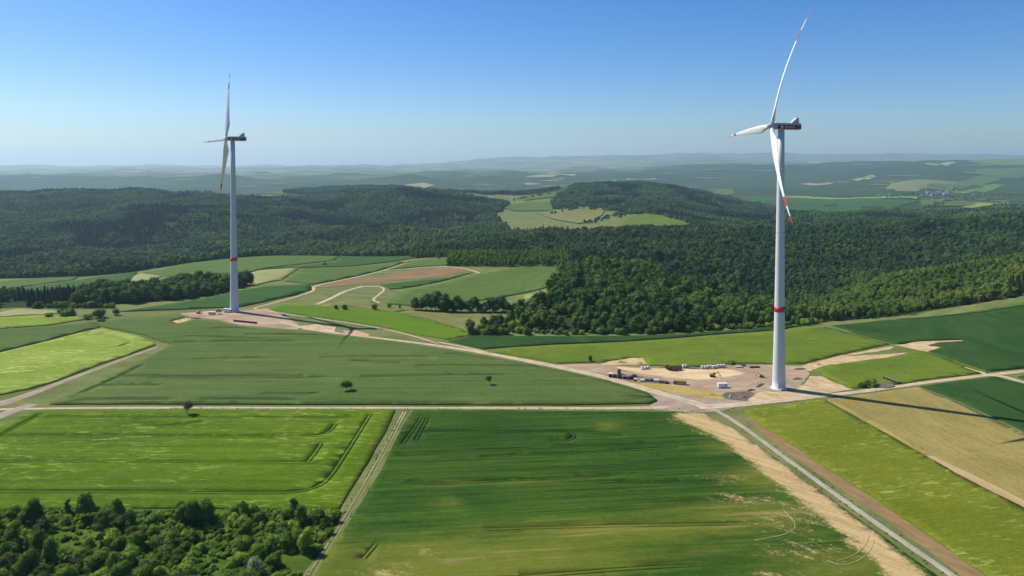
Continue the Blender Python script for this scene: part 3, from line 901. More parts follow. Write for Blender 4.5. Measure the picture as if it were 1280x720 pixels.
def straight_cuts(px_a, px_b, spacing, count, w, ang, seed, keep=0.75):
    rg = random.Random(seed); out = []
    a = ground([px_a])[0]; d = np.array([math.cos(ang), math.sin(ang)]); nrm = np.array([-d[1], d[0]])
    for k in range(count):
        x = rg.uniform(0, 60)
        while x < px_b:
            ln = rg.uniform(50, 160)
            if rg.random() < keep:
                L = np.array([a + nrm * (k * spacing) + d * q for q in np.linspace(x, x + ln, 8)])
                L = L + nrm * (2.5 * np.sin(L[:, :1] / 45 + k))
                for sd in (-0.95, 0.95):
                    p, q = ribbon_sides(L + nrm * sd, w); out.append(np.vstack([p, q[::-1]]))
            x += ln + rg.uniform(8, 50)
    return out


wheat_cuts += straight_cuts((420, 735), 330, 16, 13, 0.45, R(5), 3)
wheat_cuts = [c for c in wheat_cuts if bare_fn(c[:, 0], c[:, 1]).max() < 0.4]
field([(517, 513.5), (700, 514), (838, 515.5), (880, 517), (925, 541), (1000, 596), (1100, 669), (1175, 723), (1290, 803), (330, 800), (392, 722), (412, 690), (442, 646), (478, 586), (505, 531)], C_wheat, 'dark green wheat field with dry patches and a bare dirt strip', 0.45, 5.0, seed=22, cuts=wheat_cuts, attrs={'bare': bare_fn, 'dry': dry_fn})

mid_cuts = tram([[(122, 483), (160, 482), (200, 482.5)], [(150, 471), (240, 472), (330, 471), (380, 471)], [(100, 493), (140, 476), (178, 457)], [(330, 493), (380, 494), (400, 492)], [(560, 443), (600, 447), (625, 451)], [(230, 421), (330, 424)], [(440, 452), (500, 455)], [(110, 420), (170, 424), (205, 432)]], 1.9, 0.6)
mid_cuts += straight_cuts((60, 503), 420, 24, 9, 0.42, R(1), 4, 0.55)
field([(62, 506), (90, 493), (140, 470), (180, 451), (204, 437), (214, 431), (178, 419), (130, 409.5), (112, 403), (160, 399), (212, 397), (224, 396), (240, 400), (272, 404), (300, 409), (345, 414), (385, 416.5), (440, 422), (500, 430), (545, 436), (600, 445), (660, 456), (705, 465), (760, 477.5), (815, 494), (826, 500), (812, 505), (700, 507), (500, 506.5), (200, 506)], C_grey, 'large grey green wheat field in the middle with two lone trees', 0.7, 8, seed=23, cuts=mid_cuts)
field([(-90, 460), (0, 442), (50, 430), (100, 417), (130, 411.5), (172, 420), (192, 429), (194, 432), (160, 444), (125, 456), (70, 477), (40, 486), (0, 494), (-90, 520)], C_yel, 'shimmering yellow green barley field beside the dirt lane', 0.7, 7, seed=24, cuts=tram([[(108, 416), (150, 423), (164, 429), (150, 434)]], 1.9, 0.6))
field([(-90, 414), (0, 412), (60, 408.5), (108, 404), (126, 409), (98, 415.5), (48, 428.5), (0, 440), (-90, 458)], C_grey, 'dull green wedge of crop above the yellow green barley', 0.6, 9, seed=25, off=0.05)
field([(-90, 399), (0, 397.5), (60, 394), (98, 397), (106, 400), (60, 407), (0, 411), (-90, 413)], C_yel, 'thin yellow strip of barley near the dark conifers', 0.6, 9, seed=26)
field([(-90, 392), (0, 391), (25, 386), (70, 388.5), (78, 391.5), (50, 393.5), (0, 396.5), (-90, 398)], C_pale, 'pale dry meadow in front of the dark conifers', 0.4, 9, seed=27)
field([(333, 386.5), (350, 381.5), (440, 384), (500, 392), (545, 402), (592, 418), (560, 425), (520, 419), (478, 409), (430, 401), (380, 394)], C_bright, 'vivid green young crop strip right of the left turbine', 0.35, 8, seed=28)
field([(592, 419.5), (640, 421), (740, 421), (860, 418), (940, 411), (1012, 406.5), (975, 413), (900, 418), (840, 423), (760, 428), (690, 431), (640, 434), (604, 437), (560, 427)], C_dark, 'thin dark green strip in front of the wooded mound', 0.6, 8, seed=29)
field([(612, 440), (640, 435.5), (700, 432), (760, 429), (850, 424), (920, 418), (1000, 411.5), (1030, 409), (1070, 419), (1112, 430.5), (1090, 435), (1050, 443.5), (1003, 455), (985, 455.5), (940, 454.5), (905, 455.5), (868, 459.5), (805, 456.5), (745, 453), (700, 455), (660, 448)], C_mid, 'mid green pasture behind the right turbine', 0.4, 8, seed=30)
field([(1020, 460), (1060, 453.5), (1125, 445.5), (1145, 439), (1165, 442), (1200, 455), (1236, 465.5), (1160, 474.5), (1100, 483), (1068, 486), (1050, 479), (1030, 469)], C_mid, 'grass green patch with a bushy heap beside the gravel track', 0.4, 7, seed=31)
field([(1040, 407.5), (1100, 401.5), (1160, 398), (1230, 391), (1290, 383), (1400, 376), (1450, 470), (1330, 456), (1260, 462.5), (1238, 464.5), (1200, 453), (1165, 440.5), (1112, 428.5), (1070, 417)], C_dark, 'broad dark green crop field on the right below the woods', 0.7, 8, seed=32)
field([(1120, 399.5), (1200, 392), (1290, 377.5), (1400, 366), (1400, 374.5), (1290, 382), (1230, 390), (1160, 397)], C_slope, 'lighter green rim of grass at the edge of the right hand woods', 0.5, 8, seed=33)
field([(1150, 483.5), (1200, 477), (1244, 471.5), (1262, 477), (1300, 486), (1400, 505), (1450, 610), (1292, 545), (1200, 502)], C_dark, 'dark green crop wedge crossed by the tower shadow', 0.6, 7, seed=34)
field([(1272, 472), (1300, 465), (1400, 455), (1400, 490), (1310, 480)], C_dark, 'small dark green field corner inside the track fork', 0.6, 8, seed=35)
field([(1034, 500), (1080, 493), (1147, 484.5), (1200, 504), (1290, 547.5), (1400, 600), (1450, 740), (1290, 637), (1200, 593), (1160, 571), (1100, 537)], C_tan, 'tan coloured stubble field crossed by the tower shadow', 0.25, 6, seed=36)
field([(930, 514), (980, 506.5), (1030, 500.5), (1098, 538), (1158, 572), (1200, 596), (1290, 642), (1450, 745), (1450, 900), (1360, 810), (1220, 711), (1100, 628), (1000, 563), (946, 529)], C_olive, 'olive green barley field right of the paved farm road', 0.6, 6, seed=37)
patch('soil_margin', [(930, 523), (938, 522), (1000, 563.5), (1100, 629), (1220, 712), (1370, 818), (1345, 824), (1205, 722), (1090, 638), (985, 567)], M_brown, 'brown bare margin along the olive barley field', 'bare ground', 0.08, seed=38, amp=0.5, reg=False)
patch('dirt_strip', [(1158, 571.5), (1170, 573), (1200, 588), (1290, 632), (1420, 720), (1410, 728), (1280, 637), (1195, 593)], soil('strip_soil', (0.34, 0.25, 0.12), (0.42, 0.31, 0.16), 5, 0.4, 0.2, R(80), 4), 'sandy strip between stubble and barley', 'bare ground', 0.75, seed=39, amp=0.6, reg=False)

# middle slopes
for px_, m_, lab_, h_ in (
        ([(-90, 353), (0, 352.5), (60, 347.5), (100, 345.5), (94, 350), (55, 355), (0, 362), (-90, 368)], C_slope, 'light green strip below the big western woods', 0.6),
        ([(-90, 369), (0, 363), (60, 356), (95, 351), (125, 346), (172, 340), (164, 351), (125, 358), (80, 361), (-90, 375)], C_teal, 'dark green strip with a lone round tree far left', 0.6),
        ([(160, 352.5), (168, 345.5), (178, 342), (204, 345.5), (180, 352)], C_pale, 'small pale ripe patch above the hedge strip', 0.6),
        ([(178, 341), (200, 338), (290, 323), (350, 318), (420, 316.5), (445, 319), (418, 326), (330, 336), (310, 341), (230, 346), (206, 345)], C_slope, 'long light green slope below the western woods', 0.6),
        ([(304, 344), (330, 338), (374, 335.5), (352, 350), (322, 356)], C_pale, 'pale striped parcel beside the left turbine tower', 0.6),
        ([(322, 337.5), (380, 332), (418, 327.5), (446, 320.5), (512, 318.5), (545, 319), (500, 326), (440, 333), (380, 335)], C_teal, 'dark green tongue of crop beyond the pale parcel', 0.6),
        ([(376, 336), (440, 334), (500, 327.5), (505, 328), (480, 337), (440, 346.5), (390, 356), (356, 352)], C_slope, 'green parcel between winding track and dark tongue', 0.6),
        ([(512, 327), (545, 323.5), (600, 323), (560, 331.5), (520, 334), (484, 337.5)], C_slope, 'green parcel in front of the planted wood corner', 0.6),
        ([(290, 366), (330, 359), (386, 355.5), (391, 362), (370, 369), (330, 378), (300, 384), (200, 388), (150, 390), (225, 379)], C_teal, 'dark green parcel just behind the left turbine', 0.6),
        ([(482, 380), (494, 370), (500, 365), (560, 352), (604, 342), (650, 334), (705, 328), (752, 326.5), (766, 332), (720, 346), (690, 358), (650, 367.5), (600, 376), (520, 383)], C_slope, 'large green slope field left of the wooded mound', 0.6),
        ([(475, 356), (520, 351), (560, 347), (592, 340.5), (560, 350), (500, 361), (488, 362)], C_teal, 'thin dark green strip under the ploughed soil', 0.5)):
    field(px_, m_, lab_, h_, 14, 1.5, 40, 50, bstep=9, off=0.25)
patch('stubble_patch', [(655, 369), (688, 364), (694, 369), (680, 374), (655, 374)], C_pale, 'small straw coloured clearing beside the wooded mound', 'clearing', 0.4, 8, 1, 20, 51, reg=False)
patch('valley_clearing', [(1004, 380), (1012, 378), (1016, 389), (1010, 392)], C_pale, 'narrow yellow clearing in the wooded valley behind the right tower', 'clearing', 0.4, 6, 1, 20, 52, reg=False)
patch('valley_clearing', [(1078, 394), (1098, 391), (1102, 395), (1082, 397)], C_pale, 'small yellow clearing at the woods edge right of the tower', 'clearing', 0.4, 6, 1, 20, 53, reg=False)

field([(500, 390.5), (516, 388.8), (640, 393), (694, 396), (704, 402), (660, 402.5), (628, 405), (600, 411), (588, 414.5), (560, 405), (530, 396.5)], C_dry, 'dry pale meadow between the tree row and the mound', 0.15, 9, 1.0, 20, 54)
field([(398, 383), (430, 376), (466, 377), (478, 383.5), (512, 387.5), (496, 390), (440, 383)], C_dry, 'dry meadow slope round the hooked track', 0.15, 9, 1.0, 20, 55)
# far parcels
FARF = (
    ([(628, 259), (660, 253), (700, 252.5), (733, 256), (732, 262), (690, 264), (640, 264)], C_slope, 'green parcel on the far middle hill'),
    ([(672, 266), (735, 256.5), (758, 262), (750, 271), (742, 277), (722, 280), (690, 274)], C_dry, 'pale sloping pasture on the far middle hill'),
    ([(748, 258), (822, 257), (826, 263), (800, 266), (762, 263)], C_mid, 'light green parcel beside the far hill woods'),
    ([(788, 272), (828, 265), (858, 276), (862, 281), (830, 284), (775, 284)], C_mid, 'yellow green meadow below the far hill woods'),
    ([(648, 246), (694, 241), (694, 247), (655, 251)], C_slope, 'small green parcel left of the far hill woods'),
    ([(925, 246), (1000, 247), (1100, 248), (1148, 251.5), (1110, 262), (1060, 269), (1000, 266), (955, 257)], C_teal, 'broad green valley floor field beyond the right turbine'),
    ([(920, 245), (1000, 245.5), (1145, 247), (1145, 249), (1000, 248)], C_yel, 'thin yellow strip on the valley floor'),
    ([(1150, 249), (1270, 250), (1262, 254), (1210, 258), (1152, 259)], C_slope, 'green valley floor parcel right of the long field'),
    ([(1200, 259.5), (1262, 253), (1262, 256), (1215, 261)], C_yel, 'slim yellow parcel by the far hedges'),
    ([(1028, 285), (1075, 282), (1190, 279.5), (1200, 283), (1110, 286), (1040, 288)], C_mid, 'narrow green meadow behind the dark ridge'),
    ([(1106, 236), (1122, 228), (1160, 225), (1200, 228), (1160, 234), (1150, 240), (1120, 240)], C_dry, 'pale pasture above the far village'),
    ([(1150, 234), (1210, 225), (1250, 222), (1250, 226), (1215, 233), (1190, 239), (1150, 238)], C_slope, 'green hillside parcel behind the far village'),
    ([(1188, 241), (1240, 230), (1256, 232), (1240, 239), (1205, 243)], C_mid, 'grassy parcel right of the far village'),
    ([(1208, 218), (1225, 211), (1290, 209), (1290, 219), (1230, 219.5)], C_slope, 'large green parcel high on the right hillside'),
    ([(1210, 202), (1250, 198.5), (1290, 199), (1290, 204), (1240, 207), (1225, 206)], C_mid, 'light parcels on the upper right hillside'),
    ([(1156, 206), (1190, 202), (1196, 204), (1170, 208)], C_pale, 'pale parcel high in the right hill woods'),
    ([(1062, 225), (1090, 219), (1096, 221), (1072, 227)], C_pale, 'pale clearing in the hill woods right of the tower'),
    ([(735, 233), (752, 226), (770, 225.5), (768, 232)], C_pale, 'pale wedge behind the far middle hill'),
    ([(655, 223), (700, 217.5), (722, 218), (690, 222)], C_pale, 'thin pale parcel far behind the middle hill'),
    ([(505, 232), (530, 229), (545, 232), (530, 236)], C_pale, 'pale parcel beyond the second wooded hill'),
    ([(885, 238), (915, 236), (918, 243), (895, 244)], C_slope, 'small green parcel by the far river meadows'),
)
rg_ = random.Random(5)
FARX = []
for k_ in range(52):
    X_ = rg_.uniform(-10, 1290); left_ = X_ < 620
    Y_ = rg_.uniform(210, 222) if left_ else rg_.uniform(205, 232)
    if rg_.random() < 0.25: Y_ = rg_.uniform(222, 234)
    w_, h_ = rg_.uniform(8, 26) * (1.2 if Y_ < 215 else 0.9), rg_.uniform(0.4, 1.1) * (0.7 if Y_ < 215 else 1.0)
    sk_ = rg_.uniform(-3, 3) if Y_ > 214 else 0
    FARX.append(([(X_ - w_, Y_ - sk_ * .2), (X_ - w_ * .3, Y_ - h_), (X_ + w_ * .8, Y_ - h_ * .8 - sk_ * .3), (X_ + w_, Y_ - sk_ * .3), (X_ + w_ * .4, Y_ + h_), (X_ - w_ * .6, Y_ + h_ * .7)],
                 rg_.choice((C_pale, C_dry, C_mid, C_slope, C_slope, C_mid, C_dry)), 'small sunlit parcel far off among the hazy hills'))
for i_, (px_, m_, lab_) in enumerate(FARF + tuple(FARX)):
    far_d = float(np.median(ground(px_)[:, 1]))
    p_ = resample(ground(px_), far_d * 0.012, True)
    p_ = jag(p_, far_d * 0.003, far_d * 0.03, 70 + i_)
    fo_ = sheet('far_field', p_, 1.5 + far_d * 0.0006, m_, lab_, 'field', far_d * 0.008, skirt=False)
    if i_ >= len(FARF): fo_['group'] = 'small far parcels'

# ------------------------------------------------------------------ tree shapes
def _ico(sub):
    import bmesh
    bm = bmesh.new(); bmesh.ops.create_icosphere(bm, subdivisions=sub, radius=1.0)
    v = np.array([p.co[:] for p in bm.verts]); f = np.array([[q.index for q in p.verts] for p in bm.faces]); bm.free()
    return v, f


ICO1, ICO2 = _ico(1), _ico(2)


def leaf_cloud(pos, nrm, size, tone, rng):
    n = len(pos)
    nrm = nrm / np.maximum(np.linalg.norm(nrm, axis=1, keepdims=True), 1e-6)
    a = np.cross(nrm, rng.normal(size=(n, 3))); a /= np.maximum(np.linalg.norm(a, axis=1, keepdims=True), 1e-6)
    b = np.cross(nrm, a)
    s = (size * rng.uniform(0.55, 1.3, n))[:, None]
    V = np.stack([pos - a * s * 0.75, pos - b * s * 0.5, pos + a * s * 0.75, pos + b * s * 0.5], 1).reshape(-1, 3)
    return V, np.arange(n * 4).reshape(n, 4)


def crown(name, seed, H, Rc, z0, lobes, leaves, ls, m, squash=1.0, core=0.80, top_heavy=0.0):
    """Broadleaf crown: leaf-sized faces over uneven lobes around an opaque leafy core."""
    rng = np.random.default_rng(seed)
    hh = (H - z0) / 2
    dirs = rng.normal(size=(lobes, 3)); dirs /= np.linalg.norm(dirs, axis=1, keepdims=True)
    rad = rng.uniform(0.30, 0.56, lobes) * Rc
    c = dirs * rng.uniform(0.25, 0.72, (lobes, 1)) * np.array([Rc, Rc, hh]) + np.array([0, 0, z0 + hh])
    c[:, 2] += top_heavy * hh * 0.3
    c[:, 2] = np.minimum(c[:, 2], H - rad)
    c[0] = (0, 0, z0 + hh * 0.9); rad[0] = 0.68 * min(Rc, hh * 1.3)
    c[1] = (rng.uniform(-.3, .3) * Rc, rng.uniform(-.3, .3) * Rc, H - 0.5 * Rc); rad[1] = 0.5 * Rc
    V, Fq, T = [], [], []
    w = rad**2; pick = rng.choice(lobes, leaves, p=w / w.sum())
    d = rng.normal(size=(leaves, 3)); d /= np.linalg.norm(d, axis=1, keepdims=True)
    p = c[pick] + d * (rad[pick] * rng.uniform(0.82, 1.10, leaves))[:, None]
    keep = np.ones(leaves, bool)
    for k in range(lobes):
        q = np.linalg.norm(p - c[k], axis=1) < rad[k] * 0.78
        keep &= ~(q & (pick != k))
    keep &= p[:, 2] > z0 * 0.6
    p, d, pick = p[keep], d[keep], pick[keep]
    lt = rng.uniform(0, 1, lobes)
    lv, lf = leaf_cloud(p, d + rng.normal(size=p.shape) * 0.32 + np.array([0, 0, 0.15]), ls, None, rng)
    verts = [lv]; faces = [lf]; tone = [lt[pick] * 0.6 + rng.uniform(0, 0.4, len(p))]
    off = len(lv)
    for k in range(lobes):
        v, f = ICO1
        vv = v * rad[k] * core * (1 + 0.16 * rng.normal(size=(len(v), 1))) + c[k]
        q = np.column_stack([f, f[:, 0]])                      # triangles stored as quads are split below
        verts.append(vv); faces.append(('t', f + off)); tone.append(np.full(len(f), lt[k] * 0.6 + 0.1)); off += len(vv)
    V = np.vstack(verts)
    fl = faces[0].tolist()
    tn = list(tone[0])
    for ft, t in zip(faces[1:], tone[1:]):
        fl += ft[1].tolist(); tn += list(t)
    return new_mesh(name, V, fl, m, False, None, [('tone', 'FACE', tn)])


def spruce(name, seed, H, Rc, leaves, ls, m):
    rng = np.random.default_rng(seed)
    t = rng.uniform(0, 1, leaves)**0.75
    r = Rc * (1 - t)**0.85 * (0.72 + 0.28 * np.abs(np.sin(t * 9 * math.pi))) * rng.uniform(0.75, 1.1, leaves)
    a = rng.uniform(0, 2 * math.pi, leaves)
    p = np.stack([r * np.cos(a), r * np.sin(a), 0.06 * H + t * 0.94 * H], 1)
    d = np.stack([np.cos(a), np.sin(a), np.full(leaves, 0.9)], 1) + rng.normal(size=(leaves, 3)) * 0.35
    V, Fq = leaf_cloud(p, d, ls * (1.15 - 0.6 * t), None, rng)
    fl = Fq.tolist(); tn = list(rng.uniform(0, 1, leaves))
    mb = MB()
    for k in range(5):
        z = 0.05 * H + k * 0.19 * H
        mb.cyl((0, 0, z), (0, 0, min(H, z + 0.30 * H)), Rc * (1 - k * 0.19)**0.9 * 0.78, 0.05, 9, 0, False)
    o = len(V)
    V = np.vstack([V, np.array(mb.v)])
    fl += [tuple(i + o for i in f) for f in mb.f]; tn += [0.2] * len(mb.f)
    return new_mesh(name, V, fl, m, False, None, [('tone', 'FACE', tn)])


def trunk_mesh(name, H, r, seed, limbs=4, spread=0.3):
    rng = random.Random(seed)
    mb = MB()
    mb.cyl((0, 0, -0.4), (0.05 * H * rng.uniform(-1, 1), 0.05 * H * rng.uniform(-1, 1), H * 0.45), r, r * 0.7, 8)
    top = mb.v[-1]
    base = (sum(p[0] for p in mb.v[8:16]) / 8, sum(p[1] for p in mb.v[8:16]) / 8, H * 0.45)
    mb.cyl(base, (base[0], base[1], H * 0.85), r * 0.7, r * 0.15, 7)
    for k in range(limbs):
        a = 2 * math.pi * (k + rng.random() * 0.6) / limbs
        z = H * rng.uniform(0.32, 0.5)
        mb.cyl((base[0] * z / base[2], base[1] * z / base[2], z), (math.cos(a) * H * spread, math.sin(a) * H * spread, H * rng.uniform(0.6, 0.78)), r * 0.4, r * 0.1, 6)
    return mb.mesh(name, M_bark, True)


# meshes for woods seen as one mass: middle distance and far
FOR_MID = [crown('wood_crown', 100 + k, 13.5, 5.9 + 0.5 * (k % 3), 1.0, 12, 800, 0.85, M_leaf) for k in range(5)]
FOR_DARK = [crown('wood_crown', 150 + k, 14, 6.0 + 0.5 * (k % 3), 1.0, 11, 620, 1.0, M_leaf_dark) for k in range(4)]
FOR_LIGHT = [crown('wood_crown', 110 + k, 11.5, 5.2 + 0.5 * (k % 3), 0.8, 11, 800, 0.8, M_leaf_mixed) for k in range(4)]
FOR_FAR = [crown('wood_crown', 120 + k, 13.0, 6.8, 0.0, 8, 210, 1.6, M_leaf, core=0.9) for k in range(4)]
FOR_YOUNG = [crown('wood_crown', 140 + k, 11, 3.4, 0.6, 9, 420, 0.75, M_leaf_bright) for k in range(3)]
CON_MID = [spruce('wood_spruce', 160 + k, 19, 3.8, 520, 0.9, M_needle) for k in range(3)]
CON_FAR = [spruce('wood_spruce', 170 + k, 19, 4.2, 150, 1.8, M_needle) for k in range(2)]


def scatter_group(name, meshes):
    ng = bpy.data.node_groups.new(name, 'GeometryNodeTree')
    ng.interface.new_socket(name='Geometry', in_out='INPUT', socket_type='NodeSocketGeometry')
    ng.interface.new_socket(name='Geometry', in_out='OUTPUT', socket_type='NodeSocketGeometry')
    N, L = ng.nodes, ng.links
    gi, go = N.new('NodeGroupInput'), N.new('NodeGroupOutput')
    join = N.new('GeometryNodeJoinGeometry')
    for me in meshes:
        src = bpy.data.objects.new(me.name, me)               # mesh source, not placed in the scene
        oi = N.new('GeometryNodeObjectInfo'); oi.inputs['Object'].default_value = src
        oi.inputs['As Instance'].default_value = False
        g2 = N.new('GeometryNodeGeometryToInstance')
        L.new(oi.outputs['Geometry'], g2.inputs[0]); L.new(g2.outputs[0], join.inputs[0])
    iop = N.new('GeometryNodeInstanceOnPoints')
    iop.inputs['Pick Instance'].default_value = True

    def at(n, dt):
        a = N.new('GeometryNodeInputNamedAttribute'); a.data_type = dt; a.inputs['Name'].default_value = n
        return a.outputs['Attribute']
    L.new(gi.outputs[0], iop.inputs['Points']); L.new(join.outputs[0], iop.inputs['Instance'])
    L.new(at('pick', 'INT'), iop.inputs['Instance Index'])
    L.new(at('size', 'FLOAT_VECTOR'), iop.inputs['Scale'])
    cx = N.new('ShaderNodeCombineXYZ'); L.new(at('turn', 'FLOAT'), cx.inputs[2])
    L.new(cx.outputs[0], iop.inputs['Rotation'])
    L.new(iop.outputs[0], go.inputs[0])
    return ng


NG = {}


def scatter(name, P, meshes, label, cat, smin=0.75, smax=1.25, key=None, kind='stuff'):
    if len(P) == 0: return None
    me = bpy.data.meshes.new(name)
    me.vertices.add(len(P)); me.vertices.foreach_set('co', np.asarray(P, np.float32).ravel())
    a = me.attributes.new('pick', 'INT', 'POINT'); a.data.foreach_set('value', RNG.integers(0, len(meshes), len(P)).astype(np.int32))
    s = RNG.uniform(smin, smax, len(P))
    if cat == 'forest': s = s * (0.70 + 0.62 * vnoise(np.asarray(P)[:, 0] / 75, np.asarray(P)[:, 1] / 75, 33))
    sz = s * RNG.uniform(0.85, 1.15, len(P))
    a = me.attributes.new('size', 'FLOAT_VECTOR', 'POINT'); a.data.foreach_set('vector', np.stack([s, s, sz], 1).astype(np.float32).ravel())
    a = me.attributes.new('turn', 'FLOAT', 'POINT'); a.data.foreach_set('value', RNG.uniform(0, 6.28, len(P)).astype(np.float32))
    o = obj(name, me)
    if key not in NG: NG[key] = scatter_group('scatter_' + str(key), meshes)
    md = o.modifiers.new('scatter', 'NODES'); md.node_group = NG[key]
    return tag(o, label, cat, kind=kind)


def tree_points(poly, spacing, clear=()):
    lo, hi = poly.min(0), poly.max(0)
    gx, gy = np.meshgrid(np.arange(lo[0], hi[0], spacing), np.arange(lo[1], hi[1], spacing * 0.87))
    gx = gx + (np.arange(gx.shape[0]) % 2)[:, None] * spacing / 2
    p = np.stack([gx.ravel(), gy.ravel()], 1)
    p = p[np.abs(p[:, 0]) < p[:, 1] * 0.92 + 20]
    p = p + RNG.uniform(-0.42, 0.42, p.shape) * spacing
    k = inside(p[:, 0], p[:, 1], poly)
    for c in clear: k &= ~inside(p[:, 0], p[:, 1], c)
    p = p[k]
    z = height(p[:, 0], p[:, 1])
    # leave out what the lie of the land hides completely
    top = z + 24
    hid = np.zeros(len(p), bool)
    for f in (0.5, 0.6, 0.68, 0.75, 0.8, 0.85, 0.9, 0.94, 0.97):
        hid |= height(p[:, 0] * f, p[:, 1] * f) > CZ + (top - CZ) * f + 4
    gap = vnoise(p[:, 0] / 38, p[:, 1] / 38, 44) > 0.84                      # small glades
    left = (640 + F * p[:, 0] / p[:, 1] < 715) & (p[:, 1] < 900) & (p[:, 0] > 0) & (vnoise(p[:, 0] / 16, p[:, 1] / 16, 45) > 0.56)
    k2 = ~hid & ~gap & ~left
    p, z = p[k2], z[k2]
    return np.column_stack([p, z - 0.3])


PTS = {k: tree_points(FPOLY[k], s, CLEARINGS) for k, s in (('mound', 8.2), ('ridge', 8.8), ('west', 10.0), ('second', 12.0), ('middle', 11.0), ('strip', 7.4))}


def conifer_mask(P, k):
    n = fbm(P[:, 0] / 190, P[:, 1] / 190, 91, 3)
    px = 640 + F * P[:, 0] / P[:, 1]
    if k == 'mound': return (n > 0.62)
    if k == 'ridge': return ((n > 0.50) & ((px > 716) | (P[:, 1] > 1400))) | ((px > 716) & (px < 830) & (P[:, 1] < 1230) & (P[:, 1] > 1060) & (n > -0.35))
    if k == 'strip': return (px < 92) & (n > -0.25)
    if k == 'second': return n > 0.2
    if k == 'middle': return n > 0.22
    return n > 0.30


def plantation(P):
    px = 640 + F * P[:, 0] / P[:, 1]
    return (px > 500) & (px < 716) & (P[:, 1] < 1360)


near_trees, near_con = [], []
WOOD = {'mound': 'dense wooded mound between the meadow and the right turbine', 'ridge': 'long dark wooded ridge behind the fields', 'west': 'vast wooded hills on the far side of the valley',
        'second': 'distant wooded hilltop behind the western woods', 'middle': 'wooded hill behind the far pastures', 'strip': 'hedge wood strip beside the left turbine'}
split = {}
for k_, P in PTS.items():
    con = conifer_mask(P, k_)
    yng = plantation(P) & ~con if k_ == 'ridge' else np.zeros(len(P), bool)
    split[k_] = (P[~con & ~yng], P[con & ~yng], P[yng])
# the broadleaf trees that show largest are things of their own
cand = np.vstack([split['mound'][0], split['strip'][0], split['ridge'][0]])
src_ = np.concatenate([np.full(len(split[k][0]), i) for i, k in enumerate(('mound', 'strip', 'ridge'))])
dist_ = cand[:, 1] + np.where(src_ == 2, 60, 0)
cut_d = np.sort(dist_)[215]
NEAR = [(tuple(p), int(s)) for p, s, d in zip(cand, src_, dist_) if d <= cut_d]
for i, k in enumerate(('mound', 'strip', 'ridge')):
    b_ = split[k][0]; split[k] = (b_[(b_[:, 1] + (60 if i == 2 else 0)) > cut_d], split[k][1], split[k][2])
cd_ = split['strip'][1]
cd_cut = np.sort(cd_[:, 1])[min(59, len(cd_) - 1)]
NEARCON = [tuple(p) for p in cd_ if p[1] <= cd_cut]
split['strip'] = (split['strip'][0], cd_[cd_[:, 1] > cd_cut], split['strip'][2])
n_inst = 0
for k_, (B, C, Y) in split.items():
    mid = k_ in ('mound', 'strip', 'ridge')
    n_inst += len(B) + len(C) + len(Y)
    if k_ == 'ridge':
        rs = (640 + F * B[:, 0] / B[:, 1] > 1000) & (B[:, 1] < 1210 + 60 * fbm(B[:, 0] / 60, B[:, 1] / 60, 8, 2))
        scatter('forest', B[rs], FOR_LIGHT, 'lighter mixed wood on the slope right of the valley below the ridge', 'forest', 0.6, 1.15, 'light')
        B = B[~rs]
        dk = B[:, 1] > 1090 + 40 * fbm(B[:, 0] / 80, B[:, 1] / 80, 9, 2)
        scatter('forest', B[dk], FOR_DARK, 'darkest stretch of the long wooded ridge behind the mound', 'forest', 0.6, 1.35, 'dark')
        B = B[~dk]
    scatter('forest', B, FOR_MID if mid else FOR_FAR, WOOD[k_], 'forest', *((0.5, 1.15) if k_ == 'strip' else (0.6, 1.35) if mid else (0.65, 1.3)), 'mid' if mid else 'far')
    scatter('conifer_forest', C, CON_MID if mid else CON_FAR, 'dark conifers standing in the ' + WOOD[k_], 'forest', *((0.4, 0.8) if k_ == 'strip' else (0.6, 1.1)), 'cmid' if mid else 'cfar')
    scatter('young_forest', Y, FOR_YOUNG, 'even bright green young plantation beside the slope field', 'forest', 0.8, 1.15, 'young')
print('instances', n_inst, 'near', len(NEAR), len(NEARCON))

# far hedges and copses in the open country
hedge_pts = []
for ln_, n_, jit in (([(1060, 247), (1145, 250)], 60, 6), ([(1150, 250), (1195, 248.5)], 40, 8), ([(1160, 259), (1262, 248)], 160, 14), ([(1082, 261), (1100, 261.5)], 40, 10), ([(1035, 259), (1045, 258)], 14, 8),
                     ([(742, 279), (765, 272), (800, 267)], 90, 14), ([(690, 268), (720, 262)], 16, 5), ([(740, 262), (775, 264)], 14, 8), ([(640, 252), (690, 243)], 20, 10), ([(1205, 249), (1280, 262)], 200, 40),
                     ([(1180, 237), (1210, 233)], 40, 25), ([(1000, 246), (1060, 247)], 50, 10), ([(880, 243), (925, 248)], 50, 30), ([(1220, 243), (1290, 246)], 90, 60), ([(1115, 246), (1230, 244)], 80, 30)):
    L = ground(ln_); L = resample(L, 10)
    for _ in range(n_):
        q = L[RNG.integers(len(L))] + RNG.normal(size=2) * jit
        hedge_pts.append((q[0], q[1], hz(*q) + 2))
scatter('distant_hedges', np.array(hedge_pts), FOR_FAR, 'lines of dark hedges and copses between the far valley fields', 'hedgerows', 0.6, 1.0, 'far')

# ------------------------------------------------------------------ single trees
def make_tree(name, label, cat, crown_me, trunk_me, group=None):
    t = thing(name, label, cat, (0, 0, 0), 0, group)
    obj('trunk', trunk_me, t); obj('crown', crown_me, t)
    return t


